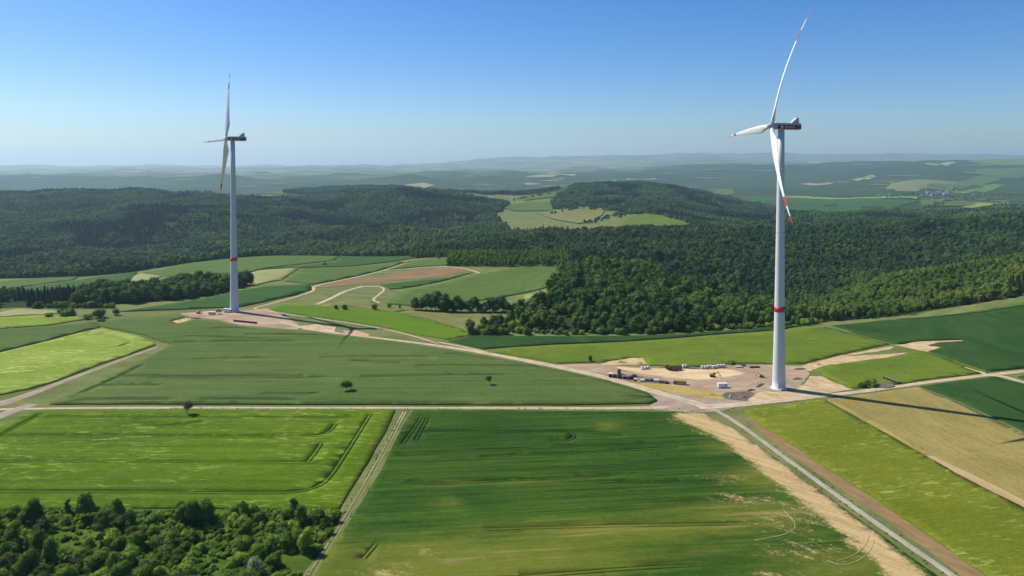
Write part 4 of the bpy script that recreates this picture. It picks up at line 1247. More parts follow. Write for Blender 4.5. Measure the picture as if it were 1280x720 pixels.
TR = [trunk_mesh('trunk', 14, 0.32, k) for k in range(3)]
EDGE = [make_tree('broadleaf_tree', '-', 'tree', crown('crown', 200 + k, 14, 5.8 + 0.5 * (k % 2), 1.0, 14, 1500, 0.62, M_leaf), TR[k % 3]) for k in range(5)]
used_edge = [False] * 5
EL = ('broadleaf tree in the front ranks of the wooded mound behind the thin dark strip', 'broadleaf tree in the hedge wood behind the left turbine fields', 'broadleaf tree at the woods edge above the right dark field')
EG = ('trees along the front of the wooded mound', 'trees in the hedge wood strip', 'trees at the right woods edge')
edge_protos = list(EDGE)
for i, ((x, y, z), s) in enumerate(NEAR):
    k = i % 5
    sc = random.uniform(0.5, 1.0) if (s == 0 and y < 660) else random.uniform(0.5, 1.1) if s == 1 else random.uniform(0.7, 1.2)
    dup(edge_protos[k], (x, y, z), random.uniform(0, 6.28), EL[s], EG[s], (sc, sc, sc * random.uniform(0.85, 1.1)))
SPR = make_tree('spruce_tree', '-', 'tree', spruce('crown', 231, 19, 3.8, 900, 0.75, M_needle), trunk_mesh('trunk', 18, 0.25, 9, 0))
for i, (x, y, z) in enumerate(NEARCON):
    sc = random.uniform(0.42, 0.85)
    dup(SPR, (x, y, z), random.uniform(0, 6.28), 'dark spruce in the conifer end of the hedge wood far left', 'spruces at the far left edge', (sc, sc, sc * random.uniform(0.9, 1.1)))

# tree row below the slope field (picture column, foot row, height in metres)
ROWT = [(519, 387, 10.5), (533, 387.5, 14), (545, 387.5, 16), (553, 389, 15), (564, 389, 8), (571, 389.5, 13.5), (584, 389.5, 9), (592, 389.5, 12.5), (604, 390, 8.5), (612, 390, 11), (620, 390, 12), (628, 389, 12.5), (618, 391, 7), (641, 390.5, 8), (650, 390, 11), (660, 391, 10), (527, 388, 9), (540, 388.5, 12), (558, 389.5, 10), (577, 390, 8), (599, 390.5, 8), (634, 390.5, 9), (645, 391.5, 7), (668, 391, 9), (676, 391.5, 8), (655, 392, 6), (606, 391.3, 6), (588, 391, 5), (568, 390.5, 5)]
for i, (X, Y, h) in enumerate(ROWT):
    x, y, z = gp(X, Y); sc = h * 1.3 / 15
    dup(edge_protos[i % 5], (x, y, z - 0.2), i * 1.3, 'dark broadleaf tree in the row under the slope field', 'tree row below the slope field', (sc * 1.15, sc * 1.15, sc))
SHR = [make_tree('edge_shrub', '-', 'shrub', crown('crown', 260 + k, 5.5, 3.6, 0.0, 11, 1100, 0.48, (M_leaf_mixed, M_leaf, M_leaf_thicket)[k]), trunk_mesh('stem', 4, 0.1, 80 + k)) for k in range(3)]
for i in range(64):
    t_ = i / 63
    X = 592 + t_ * 440 + random.uniform(-4, 4)
    d_ = np.interp(X, [583, 640, 740, 860, 940, 1012, 1040], [603, 607, 611, 616, 630, 652, 680]) + random.uniform(-1, 7)
    x, y = pd(X, d_); sc = random.uniform(0.5, 1.15)
    dup(SHR[i % 3], (x, y, hz(x, y) - 0.2), i * 1.7, 'low rounded shrub at the sunny foot of the wooded mound', 'shrubs along the foot of the mound', (sc * 1.15, sc * 1.15, sc))
for i in range(16):
    X = 30 + i * 6.5 + random.uniform(-3, 3); x, y, z = gp(X, 388 - 0.01 * i); y += 14
    sc = random.uniform(0.6, 1.3)
    dup(SHR[i % 3], (x, y, hz(x, y) - 0.2), i * 1.3, 'low shrub in front of the dark conifer end of the hedge wood', 'shrubs before the conifers', (sc * 1.3, sc * 1.3, sc))
for p in edge_protos + [SPR] + SHR:
    for c in list(p.children): bpy.data.objects.remove(c)
    bpy.data.objects.remove(p)


def one_tree(name, label, cat, X, Y, h, wid, seed, m, z0f=0.25, leaves=1500, ls=0.45, group=None, lobes=10, trunk_r=None, name_m=None):
    x, y, z = gp(X, Y)
    t = thing(name, label, cat, (x, y, z - 0.1), seed * 0.7, group)
    obj('trunk', trunk_mesh('trunk', h, trunk_r or h * 0.025, seed), t)
    obj('crown', crown('crown', seed, h, wid / 2, h * z0f, lobes, leaves, ls, m, core=0.72), t)
    return t


one_tree('lone_tree', 'lone small tree with grey green crown beside the straight gravel track', 'tree', 234, 518, 8.5, 7.5, 301, M_leaf_grey, 0.30, 900, 0.42, None, 6)
one_tree('lone_tree', 'lone flat crowned tree standing in the large grey green wheat field', 'tree', 434, 489, 7.0, 9.0, 302, M_leaf_mixed, 0.42, 900, 0.42, None, 7)
one_tree('lone_tree', 'lone slim young tree in the wheat field nearer the right pad', 'tree', 612, 481.5, 6.2, 6.0, 303, M_leaf_mixed, 0.46, 650, 0.4, None, 5)
for i, (X, Y, h, w, lab) in enumerate(((420, 386.5, 4.5, 5, 'smaller of two round bushes above the vivid green strip'), (430.5, 387, 5, 8, 'larger of two round bushes above the vivid green strip'), (468, 387, 5.5, 7, 'dark bush with a side shoot in the dry meadow'), (486, 384.5, 4.5, 5, 'small bush at the foot of the hooked track'), (500, 385, 3, 3, 'tiny bush beside the end of the tree row'),
                                      (586, 414, 11.5, 12, 'tall dark tree at the left tip of the wooded mound'), (601, 414.5, 7, 10, 'low dark tree next to the left tip of the mound'), (620, 416, 8.5, 20, 'wide rounded olive tree in front of the dry meadow'), (612, 417, 3, 5, 'small pale bush before the wide rounded tree'), (641, 413, 9, 12, 'rounded light olive tree in front of the mound'),
                                      (133, 356, 8, 11, 'lone round tree in the dark green strip far left'), (124, 397, 9, 17, 'large dark bush cluster crown left of the left pad'), (110, 399, 5, 8, 'mid sized bush beside the large dark bush'), (145, 394, 6, 8, 'bush at the right end of the dark bush group'), (82, 394, 8, 22, 'broad rounded bush near the dry pale meadow'), (60, 396.5, 4, 8, 'low bush at the left of the broad rounded bush'), (127, 402, 3, 12, 'flat low shrub in front of the large dark bush'),
                                      (442, 319.5, 6, 6, 'tiny far tree on the crest of the light green slope'), (406, 331.5, 5, 9, 'dark shrub island beside a pale path in the slope'), (549, 324, 7, 7, 'dark tree at the corner of the planted wood'),
                                      (738, 452, 4.5, 3.5, 'small dark shrub beside the access track of the right pad'), (1088, 481, 4.5, 9, 'large dark bush on the heap beside the gravel track'), (1078, 484, 3.2, 6, 'smaller bush at the left of the heap'), (1094, 484, 2.5, 5, 'low bush at the foot of the heap'), (914, 454.5, 2.5, 8, 'green weedy bush behind the white bulk bags'))):
    one_tree('round_bush' if h < 6 else 'field_tree', lab, 'bush' if h < 6 else 'tree', X, Y, h, w, 320 + i, M_leaf if i % 3 else M_leaf_thicket, 0.02 if h < 6 else 0.1, 900, 0.55, None, 9)

# ------------------------------------------------------------------ thicket in the lower left corner
T_pix = [(-60, 640), (0, 641), (120, 640), (250, 640), (330, 640), (405, 637), (424, 640), (418, 655), (402, 682), (384, 712), (365, 745), (300, 800), (-60, 800)]
T_poly = pxpoly(T_pix, 4.0)
sheet('thicket_floor', pxpoly([(-120, 638.5), (0, 639), (180, 637), (300, 638), (422, 638.5), (430, 641), (414, 667), (396, 696), (376, 722), (346, 772), (300, 860), (-120, 860)], 4, 0.5, 9, 77), 0.05,
      crop('thicket_grass', (0.048, 0.092, 0.010), (0.076, 0.125, 0.014), (0.13, 0.18, 0.04), 0, 0.2, 0.4, 0.0, 12, bump=0.8), 'lush rough grass between the bushes of the thicket', 'grass', 4, skirt=False)
B_TYPES = []
for k in range(6):
    B_TYPES.append(('leafy_bush', crown('crown', 400 + k, 4.6 + 0.4 * (k % 3), 3.1, 0.0, 14, 2600, 0.30, (M_leaf_thicket, M_leaf_mixed, M_leaf_thicket, M_leaf_thicket, M_leaf_mixed, M_leaf_grey)[k], core=0.8), trunk_mesh('stem', 3.5, 0.10, 60 + k)))
for k in range(3):
    B_TYPES.append(('thicket_tree', crown('crown', 420 + k, 9.5, 3.3, 0.6, 17, 3600, 0.34, (M_leaf_mixed, M_leaf_thicket, M_leaf_mixed)[k], core=0.8), trunk_mesh('trunk', 8, 0.16, 70 + k)))
B_TYPES.append(('conical_tree', crown('crown', 431, 8.5, 2.1, 0.3, 15, 2400, 0.30, M_leaf, core=0.8), trunk_mesh('trunk', 8, 0.12, 75)))
B_TYPES.append(('blossoming_bush', crown('crown', 441, 4.8, 2.9, 0.0, 13, 2600, 0.28, M_blossom, core=0.55), trunk_mesh('stem', 3.5, 0.1, 76)))
proto = {}
placed = []


def thicket_plant(t, x, y, z, sc, label, group, sz=1.0):
    nm, cm, tm = B_TYPES[t]
    r = thing(nm, label, 'bush' if 'bush' in nm else 'tree', (x, y, z - 0.15), random.uniform(0, 6.28), group)
    r.scale = (sc, sc, sc * sz)
    obj('trunk' if 'tree' in nm else 'stem', tm, r); obj('crown', cm, r)
    placed.append((x, y, 3.0 * sc))


BIG = [(6, 40, 656, 1.12, 'broad dark tree at the field edge near the far left of the thicket'), (9, 47, 650, 1.0, 'pointed dark tree leaning out of the broad dark tree'), (9, 85, 643, 0.75, 'small pointed conical tree at the thicket field edge'), (8, 108, 650, 1.18, 'tallest round topped tree at the thicket field edge'), (7, 147, 649, 0.95, 'dense tree standing right of the tallest thicket tree'),
       (6, 240, 658, 1.15, 'massive dark tree in the middle of the thicket edge, left half'), (8, 256, 657, 1.1, 'massive dark tree in the middle of the thicket edge, right half'), (6, 227, 656, 0.9, 'dark tree on the left flank of the massive dark pair'), (7, 305, 650, 0.85, 'dark tree between the massive pair and the pointed tree'), (9, 366, 651, 1.15, 'pointed conical tree near the right end of the thicket edge'), (6, 377, 658, 0.9, 'dark tree tucked right behind the pointed conical tree'),
       (4, 398, 654, 1.25, 'dense dark bush at the right end of the thicket edge'), (3, 412, 651, 1.1, 'paler bush at the very corner by the grassy track'), (7, 383, 690, 1.0, 'light green tree throwing a shadow onto the grassy track'), (10, 318, 716, 1.15, 'white flowering bush in the lower thicket'), (7, 16, 686, 1.1, 'large shadowy tree at the left picture edge of the thicket'),
       (6, 50, 694, 1.0, 'pale crowned tree left of the grassy clearing'), (7, 62, 704, 0.95, 'bright tree at the lower rim of the grassy clearing'), (6, 128, 668, 1.0, 'round dark tree above the grassy clearing'), (9, 163, 668, 1.1, 'slender dark tree in the thicket centre left'), (5, 140, 660, 1.1, 'greyish round bush below the dense edge tree'), (6, 306, 682, 0.95, 'dark tree in the thicket centre right'), (4, 344, 706, 1.0, 'round dark bush beside the white flowering bush')]
for t, X, Y, sc, lab in BIG:
    x, y, z = gp(X, Y)
    thicket_plant(t, x, y, z, sc, lab, None)
gaps = [(gp(88, 675), 12), (gp(345, 700), 7), (gp(365, 708), 8), (gp(395, 712), 7), (gp(280, 705), 5), (gp(325, 668), 4), (gp(395, 676), 5), (gp(160, 640), 3), (gp(190, 640), 4), (gp(335, 640), 3)]
lo, hi = T_poly.min(0), T_poly.max(0)
cnt = 0
for _ in range(9000):
    if cnt >= 272: break
    x, y = random.uniform(lo[0], hi[0]), random.uniform(max(lo[1], 214), hi[1])
    if abs(x) > y * 0.75 or not inside(np.array([x]), np.array([y]), T_poly)[0]: continue
    if any(math.hypot(x - g[0][0], y - g[0][1]) < g[1] for g in gaps): continue
    sc = random.choice((0.45, 0.6, 0.7, 0.8, 0.95, 1.1, 1.25))
    r = 3.0 * sc
    if any(math.hypot(x - a, y - b) < (r + c) * 0.47 for a, b, c in placed): continue
    t = random.choice((0, 1, 2, 3, 4, 5, 0, 3, 2))
    thicket_plant(t, x, y, hz(x, y), sc, 'leafy bush among many in the dense thicket of the lower corner' if t != 5 else 'greyish green bush among many in the thicket of the lower corner',
                  'bushes of the thicket' if t != 5 else 'greyish bushes of the thicket', random.uniform(0.8, 1.15))
    cnt += 1
print('thicket', cnt)
SMALL = [crown('bramble_clump', 450 + k, 1.5, 1.5, 0.0, 8, 420, 0.26, M_leaf_thicket, core=0.85) for k in range(4)]
up = []
for _ in range(5200):
    x, y = random.uniform(lo[0], hi[0]), random.uniform(max(lo[1], 214), hi[1])
    up.append((x, y))
up = np.array(up)
up = up[inside(up[:, 0], up[:, 1], T_poly) & (np.abs(up[:, 0]) < up[:, 1] * 0.75)]
kp = np.ones(len(up), bool)
for g in gaps[:6]:
    kp &= (np.hypot(up[:, 0] - g[0][0], up[:, 1] - g[0][1]) > g[1] * 0.8) | (RNG.random(len(up)) < 0.15)
up = up[kp]
scatter('undergrowth', np.column_stack([up, height(up[:, 0], up[:, 1])]), SMALL, 'low brambles and weeds filling the gaps of the thicket', 'undergrowth', 0.45, 1.25, 'small')
# rough verge weeds along the tracks
vp = []
for px_, off_, n_ in (([(508, 516), (470, 586), (432, 650), (392, 722)], 2.4, 120), ([(200, 511.5), (500, 511.8), (836, 511)], 1.0, 140), ([(930, 534), (1050, 622), (1190, 719)], 2.6, 70), ([(850, 513), (940, 512), (1000, 502), (1100, 489)], 1.0, 70)):
    L = resample(ground(px_), 2.0); a_, b_ = ribbon_sides(L, off_ * 2)
    for _ in range(n_):
        j = RNG.integers(len(L)); q = (a_ if RNG.random() < 0.5 else b_)[j] + RNG.normal(size=2) * 0.5
        vp.append((q[0], q[1], hz(*q)))
scatter('verge_weeds', np.array(vp), SMALL, 'tufts of weeds along the track verges', 'weeds', 0.14, 0.32, 'small')

# ------------------------------------------------------------------ wind turbines
UP = Vector((0, 0, 1))


def to_mesh_text(body, size, depth, m):
    cu = bpy.data.curves.new('lettering', 'FONT')
    cu.body = body; cu.size = size; cu.extrude = depth; cu.align_x = 'CENTER'; cu.align_y = 'CENTER'
    tmp = bpy.data.objects.new('lettering', cu); COL.objects.link(tmp)
    dg = bpy.context.evaluated_depsgraph_get()
    me = bpy.data.meshes.new_from_object(tmp.evaluated_get(dg))
    bpy.data.objects.remove(tmp)
    me.materials.clear(); me.materials.append(m)
    return me


def blade_mesh(name, er, et, ax, Rr, bend, pitch, cone=0.0, cmax=5.2, sweep=0.0):
    """Lofted blade from the hub centre: er spanwise, et in the rotor plane, ax upwind."""
    n, k = 44, 14
    V, Fc, mi = [], [], []
    for i in range(n + 1):
        s = i / n
        tw = R(pitch) + R(14) * (1 - s)**2
        ch = (ax * math.sin(tw) + et * math.cos(tw)).normalized()
        th = er.cross(ch).normalized()
        blend = float(sstep(0.02, 0.19, s))
        c_air = cmax * (1 - 0.93 * max(0, (s - 0.19) / 0.81)**0.82) if s > 0.19 else cmax
        c = 2.5 * (1 - blend) + c_air * blend
        if s > 0.985: c *= 0.45
        t = 2.4 * (1 - blend) + c * 0.21 * blend
        off = er * (1.3 + s * (Rr - 1.3)) + ax * (cone * s + bend * s * s) + et * (sweep * s**2)
        for j in range(k):
            a = 2 * math.pi * j / k
            x = math.cos(a) * c / 2 - blend * c * 0.18
            y = math.sin(a) * t / 2 * (1 - 0.5 * blend * max(0, -math.cos(a)))
            V.append(off + ch * x + th * y)
        if i < n:
            m = 1 if (s > 0.905 or 0.71 < s < 0.80) else 0
            for j in range(k):
                Fc.append((i * k + j, i * k + (j + 1) % k, (i + 1) * k + (j + 1) % k, (i + 1) * k + j)); mi.append(m)
    Fc.append(tuple(range(k - 1, -1, -1))); mi.append(0)
    Fc.append(tuple(range(n * k, n * k + k))); mi.append(1)
    return new_mesh(name, V, Fc, [M_white, M_red], True, mi)


def tower_r(h):
    return float(np.interp(h, [0, 12, 30, 50, 90, 162.6], [4.05, 3.78, 3.38, 3.04, 2.62, 1.92]))


def turbine(label, base, axis, azim, u, Rb, bend, pitch, bends=None, cones=(0, 0, 0), dazim=(0, 0, 0), hub_h=164.0, detail=True, text_side=1, name='wind_turbine', group=None):
    t = thing(name, label, 'wind turbine', base, 0, group)
    mb = MB()
    prof = [(-1.5, 4.3), (0.0, 4.3), (0.35, 4.2), (0.4, 4.05)] + [(h, tower_r(h)) for h in (6, 12, 20, 30, 40, 48.0, 52.0, 60, 80, 100, 118, 140, 162.6)]
    nseg = 40 if detail else 12
    V, Fc, mi = [], [], []
    for h, r in prof:
        for j in range(nseg):
            a = 2 * math.pi * j / nseg
            V.append((r * math.cos(a), r * math.sin(a), h))
    for i in range(len(prof) - 1):
        for j in range(nseg):
            Fc.append((i * nseg + j, i * nseg + (j + 1) % nseg, (i + 1) * nseg + (j + 1) % nseg, (i + 1) * nseg + j)); mi.append(0)
    Fc.append(tuple(range((len(prof) - 1) * nseg, len(prof) * nseg))); mi.append(0)
    tw = obj('tower', new_mesh('tower', V, Fc, [M_concrete_tower], True, mi), t)
    if detail:
        r50 = tower_r(50) + 0.03
        m2 = MB(); m2.cyl((0, 0, 48.3), (0, 0, 51.7), r50 + 0.06, r50 + 0.02, 40)
        obj('red_band', m2.mesh('red_band', [M_red], True), tw)
        m3 = MB(); m3.cyl((0, 0, 97.8), (0, 0, 98.3), tower_r(98) + 0.04, None, 40)
        obj('flange', m3.mesh('flange', [M_grey], True), tw)
        m4 = MB(); m4.box((0, -4.03, 2.6), (1.1, 0.16, 2.3)); m4.box((0, -4.75, 0.65), (1.6, 1.4, 1.3))
        obj('door', m4.mesh('door', [M_grey]), tw)
    fm_ = MB(); fm_.cyl((0, 0, -0.8), (0, 0, 0.4), 5.4, 4.9, 40)
    obj('foundation', fm_.mesh('foundation', [M_concrete_tower if detail else M_grey]), t)
    ax = Vector(axis).normalized(); tilt = R(5)
    A = (ax * math.cos(tilt) + UP * math.sin(tilt)).normalized()
    Uv = (UP * math.cos(tilt) - ax * math.sin(tilt)).normalized()
    Hd = Vector(u).normalized()
    side = ax.cross(UP).normalized()                # to the right when looking upwind
    cross = 1 if side.y < 0 else -1                 # the flank turned to the camera
    hub = UP * hub_h + ax * 6.2
    # nacelle: a long rounded box along the axis
    def P(a, s, z): return ax * a + side * s + UP * (hub_h + z + a * math.tan(tilt) * 0.25)
    nb = MB()
    secs = [(4.6, 1.75, 1.7, -0.1), (3.9, 2.15, 2.1, 0), (0, 2.3, 2.2, 0), (-9, 2.3, 2.2, 0), (-11.3, 2.2, 2.1, 0), (-12.3, 1.7, 1.6, 0.05)]
    prev = None
    for a, hw, hh, zc in secs:
        ring = []
        for q in range(24):
            an = 2 * math.pi * q / 24
            cx_, sx_ = math.cos(an), math.sin(an)
            e = 0.42
            ring.append(P(a, hw * math.copysign(abs(cx_)**e, cx_), zc + hh * math.copysign(abs(sx_)**e, sx_)))
        o = len(nb.v); nb.v += [tuple(p) for p in ring]
        if prev is not None:
            for q in range(24):
                nb.f.append((prev + q, prev + (q + 1) % 24, o + (q + 1) % 24, o + q)); nb.mi.append(0)
        else:
            nb.f.append(tuple(range(o, o + 24))); nb.mi.append(0)
        prev = o
    nb.f.append(tuple(range(prev + 23, prev - 1, -1))); nb.mi.append(0)
    nac = obj('nacelle', nb.mesh('nacelle', [M_grey], False), t)
    if detail:
        for sgn in (1, -1):
            sm = MB()
            pts = []
            for a, hw in ((3.6, 2.21), (0, 2.335), (-9, 2.335), (-11.2, 2.25), (-12.1, 1.95)):
                for z in (-1.75, 0.75):
                    pts.append(P(a, sgn * hw, z))
            for a, hw in ((3.6, 2.1), (0, 2.2), (-9, 2.2), (-11.2, 2.1), (-12.1, 1.7)):
                for z in (-1.75, 0.75):
                    pts.append(P(a, sgn * hw, z))
            fs = []
            for q in range(4):
                fs += [(2 * q, 2 * q + 2, 2 * q + 3, 2 * q + 1), (2 * q + 1, 2 * q + 3, 2 * q + 13, 2 * q + 11), (2 * q, 2 * q + 10, 2 * q + 12, 2 * q + 2)]
            sm.add(pts, fs)
            obj('side_stripe', sm.mesh('side_stripe', [M_nacred]), nac)
        cm = MB()
        base_pts = [P(-6.2, -1.9, 2.15), P(-6.2, 1.9, 2.15), P(-10.6, 1.9, 2.15), P(-10.6, -1.9, 2.15), P(-9.2, -1.9, 5.3), P(-9.2, 1.9, 5.3), P(-10.4, 1.9, 5.3), P(-10.4, -1.9, 5.3)]
        cm.add(base_pts, [(0, 1, 2, 3), (4, 7, 6, 5), (0, 4, 5, 1), (1, 5, 6, 2), (2, 6, 7, 3), (3, 7, 4, 0)])
        cm.cyl(P(-10.3, 0.9, 5.2), P(-10.3, 0.9, 7.2), 0.07, 0.05, 6)
        cm.cyl(P(-10.3, -0.9, 5.2), P(-10.3, -0.9, 6.6), 0.07, 0.05, 6)
        obj('cooler', cm.mesh('cooler', [M_grey]), nac)
        rl = MB(); rl.cyl(P(-6.0, cross * 1.95, 2.2), P(-9.3, cross * 1.97, 5.2), 0.13, None, 6)
        obj('cooler_strut', rl.mesh('cooler_strut', [M_white]), nac)
        # lettering on the flank
        tm = to_mesh_text('Nordex', 2.0, 0.03, M_bag)
        xdir = (-ax) if (-ax).dot(Vector((1, 0, 0))) > 0 else ax
        nrm = side * cross
        rot = Matrix((xdir, UP, nrm)).transposed().to_4x4()
        lo = obj('lettering', tm, nac)
        lo.matrix_local = Matrix.Translation(P(-4.6, cross * 2.36, -0.5)) @ rot
        em = MB(); em.cyl(P(0.6, cross * 2.30, -0.5), P(0.6, cross * 2.37, -0.5), 0.85, None, 20)
        obj('emblem', em.mesh('emblem', [M_bag]), nac)
    # hub and spinner
    hm = MB(); prev = None
    for a, r in ((-2.0, 1.7), (-1.7, 2.0), (0.6, 2.05), (1.6, 1.75), (2.5, 1.15), (3.0, 0.5), (3.15, 0.02)):
        o = len(hm.v)
        for q in range(20):
            an = 2 * math.pi * q / 20
            hm.v.append(tuple(hub + A * a + Hd * (r * math.cos(an)) + Uv * (r * math.sin(an))))
        if prev is not None:
            for q in range(20):
                hm.f.append((prev + q, prev + (q + 1) % 20, o + (q + 1) % 20, o + q)); hm.mi.append(0)
        else:
            hm.f.append(tuple(range(o, o + 20))); hm.mi.append(0)
        prev = o
    hb = obj('rotor_hub', hm.mesh('rotor_hub', [M_white if not detail else M_grey], True), t)
    for i in range(3):
        az = R(azim + 120 * i + dazim[i])
        er = (Uv * math.cos(az) + Hd * math.sin(az)).normalized()
        et = (-Uv * math.sin(az) + Hd * math.cos(az)).normalized()
        me = blade_mesh('blade', er, et, A, Rb[i] if isinstance(Rb, tuple) else Rb, (bends[i] if bends else bend), pitch, cones[i])
        for v in me.vertices: v.co += hub
        obj('blade', me, t)
    return t


PITCH_B = 7
RB = gp(973.5, 485.5)
LB = gp(293, 389.5)
turbine('nearer wind turbine on the right standing on the wide gravel pad', RB, (-0.99, -0.11, 0), 23, (0.11, -0.99, 0), 73.5, -6, PITCH_B, bends=(-13, -11, -10), cones=(8.7, 13.8, 6.7), dazim=(0, 0, 4))
turbine('farther wind turbine on the left standing on the pinkish gravel pad', LB, (-0.99, -0.13, 0), 25.5, (-0.13, 0.99, 0), 73, 7, 60, bends=(-2, 2, -2), cones=(11, 9.6, 2.5))
# far turbines on the skyline
for i, (X, d, az) in enumerate(((765, 15500, 10), (801, 14500, 50), (700, 19000, 80), (112, 21000, 20), (140, 22500, 65), (203, 22000, 95), (345, 23500, 35))):
    x, y = pd(X, d)
    turbine('tiny distant wind turbine on the hazy skyline', (x, y, hz(x, y)), (-0.3, -0.95, 0), az, (0.95, -0.3, 0), 80, 0, 10, detail=False, name='distant_turbine', group='turbines on the far skyline')

# ------------------------------------------------------------------ equipment on the pads
def item(name, label, cat, X, Y, rz=0.0, group=None, dz=0.0):
    x, y, z = gp(X, Y)
    return thing(name, label, cat, (x, y, z + 0.08 + dz), rz, group)


def part(t, name, mb, mats, smooth=False):
    return obj(name, mb.mesh(name, mats if isinstance(mats, list) else [mats], smooth), t)


# site cabin
t = item('site_cabin', 'white site cabin with small windows on the gravel pad', 'cabin', 903, 484.5, R(4))
part(t, 'body', MB().box((0, 0, 1.45), (5.9, 2.5, 2.5), bev=0.06), M_cabin)
part(t, 'roof', MB().box((0, 0, 2.78), (6.05, 2.65, 0.14), bev=0.03), M_bag)
part(t, 'base_frame', MB().box((0, 0, 0.12), (5.8, 2.4, 0.16)), M_dark)
w = part(t, 'window', MB().box((1.9, -1.262, 1.7), (0.85, 0.05, 0.8)), M_glass)
obj('frame', MB().box((1.9, -1.27, 2.14), (1.0, 0.06, 0.08)).box((1.9, -1.27, 1.26), (1.0, 0.06, 0.08)).box((1.42, -1.27, 1.7), (0.08, 0.06, 0.8)).box((2.38, -1.27, 1.7), (0.08, 0.06, 0.8)).mesh('frame', [M_grey]), w)
d_ = part(t, 'door', MB().box((-2.962, 0, 1.25), (0.05, 0.9, 1.95)), M_grey)
obj('handle', MB().cyl((-3.02, 0.32, 1.2), (-3.02, 0.32, 1.35), 0.03).mesh('handle', [M_dark]), d_)
# skip container
t = item('skip_container', 'ochre yellow skip container with a green end at the pad edge', 'container', 850, 480.5, R(-14))
part(t, 'tub', MB().box((1.0, 0, 1.25), (6.0, 2.4, 2.2), bev=0.05), M_yellow)
part(t, 'green_end', MB().box((-3.1, 0, 1.1), (2.1, 2.35, 1.9), bev=0.05), M_green)
rb_ = MB()
for k in range(6): rb_.box((-1.6 + k * 1.05, -1.24, 1.25), (0.12, 0.1, 2.0))
part(t, 'ribs', rb_, M_yellow)
part(t, 'rim', MB().box((1.0, 1.2, 2.42), (6.1, 0.14, 0.14)).box((1.0, -1.2, 2.42), (6.1, 0.14, 0.14)).box((-1.98, 0, 2.42), (0.14, 2.2, 0.14)).box((3.98, 0, 2.42), (0.14, 2.2, 0.14)), M_wood)

# white bulk bags along the far pad edge
def bulk_bag(label, group):
    t = thing('bulk_bag', label, 'bulk bag', (0, 0, 0), 0, group)
    mb = MB()
    prof = [(0.0, 0.80), (0.15, 0.93), (0.9, 1.0), (1.6, 0.95), (1.95, 0.75), (2.15, 0.35), (2.2, 0.02)]
    for i, (h, r) in enumerate(prof):
        for q in range(16):
            a = 2 * math.pi * q / 16
            e = 0.7
            mb.v.append((r * math.copysign(abs(math.cos(a))**e, math.cos(a)), r * math.copysign(abs(math.sin(a))**e, math.sin(a)), h))
    for i in range(len(prof) - 1):
        for q in range(16):
            mb.f.append((i * 16 + q, i * 16 + (q + 1) % 16, i * 16 + 16 + (q + 1) % 16, i * 16 + 16 + q)); mb.mi.append(0)
    obj('sack', mb.mesh('sack', [M_bag], True), t)
    lp = MB()
    for sx in (-1, 1):
        for sy in (-1, 1):
            lp.cyl((sx * 0.62, sy * 0.62, 1.8), (sx * 0.45, sy * 0.45, 2.45), 0.05, None, 6)
    obj('lifting_loops', lp.mesh('lifting_loops', [M_dark]), t)
    obj('pallet', MB().box((0, 0, -0.06), (1.8, 1.8, 0.14)).mesh('pallet', [M_wood]), t)
    return t


bag = bulk_bag('white bulk bag in the row along the far edge of the pad', 'white bulk bags in a row at the far pad edge')
first = True
for X, Y in ((878, 460.6), (881.5, 460.9), (885, 460.2), (888, 460.0), (891.5, 460.6), (894.5, 460.2), (898, 459.4), (901.5, 459.2), (905, 459)):
    x, y, z = gp(X, Y)
    if first:
        bag.location = (x, y, z + 0.15); first = False
    else:
        dup(bag, (x, y, z + 0.15), random.uniform(-0.3, 0.3))
for X, Y, lab in ((854.5, 459.6, 'left one of two white bulk bags beside the brown drums'), (857.5, 459.4, 'right one of two white bulk bags beside the brown drums'), (803, 462, 'white bulk bag at the left of the dark bundle by the grass'), (807, 461.6, 'white bulk bag in the middle of the dark bundle by the grass'), (810.5, 461.2, 'white bulk bag at the right of the dark bundle by the grass')):
    x, y, z = gp(X, Y); r_ = dup(bag, (x, y, z + 0.15), 0.2, lab, 'separate white bulk bags')
    del r_['group']
# brown cable drums
def drum(label, group):
    t = thing('cable_drum', label, 'cable drum', (0, 0, 0), 0, group)
    for s in (-1, 1):
        obj('flange', MB().cyl((0, s * 0.75, 1.6), (0, s * 0.9, 1.6), 1.6, None, 24).mesh('flange', [M_rust]), t)
    obj('cable', MB().cyl((0, -0.74, 1.6), (0, 0.74, 1.6), 1.25, None, 24).mesh('cable', [M_black], True), t)
    return t


dr = drum('brown wooden cable drum in the cluster at the far pad edge', 'brown cable drums')
for i, (X, Y, rz) in enumerate(((834.5, 462, 0.2), (838, 463.2, 0.9), (842.5, 463.6, 0.1), (846, 463.4, -0.3), (849.5, 462.6, 0.4))):
    x, y, z = gp(X, Y)
    if i == 0: dr.location = (x, y, z + 0.1); dr.rotation_euler = (0, 0, rz)
    else: dup(dr, (x, y, z + 0.1), rz)

# storage row beside the track
def rack(t, L, W, H, load=M_black):
    fr = MB()
    for sx in (-1, 1):
        for sy in (-1, 1): fr.box((sx * L / 2, sy * W / 2, H / 2), (0.16, 0.16, H))
    for z in (0.15, H - 0.1):
        for sy in (-1, 1): fr.box((0, sy * W / 2, z), (L - 0.18, 0.12, 0.14))
        for sx in (-1, 1): fr.box((sx * L / 2, 0, z), (0.12, W - 0.18, 0.14))
    part(t, 'frame', fr, M_bag)
    ld = MB()
    for k in range(3): ld.box((0, 0, 0.32 + k * (H - 0.4) / 3 + 0.25), (L - 0.4, W - 0.4, (H - 0.5) / 3 - 0.08), bev=0.04)
    part(t, 'load', ld, load)


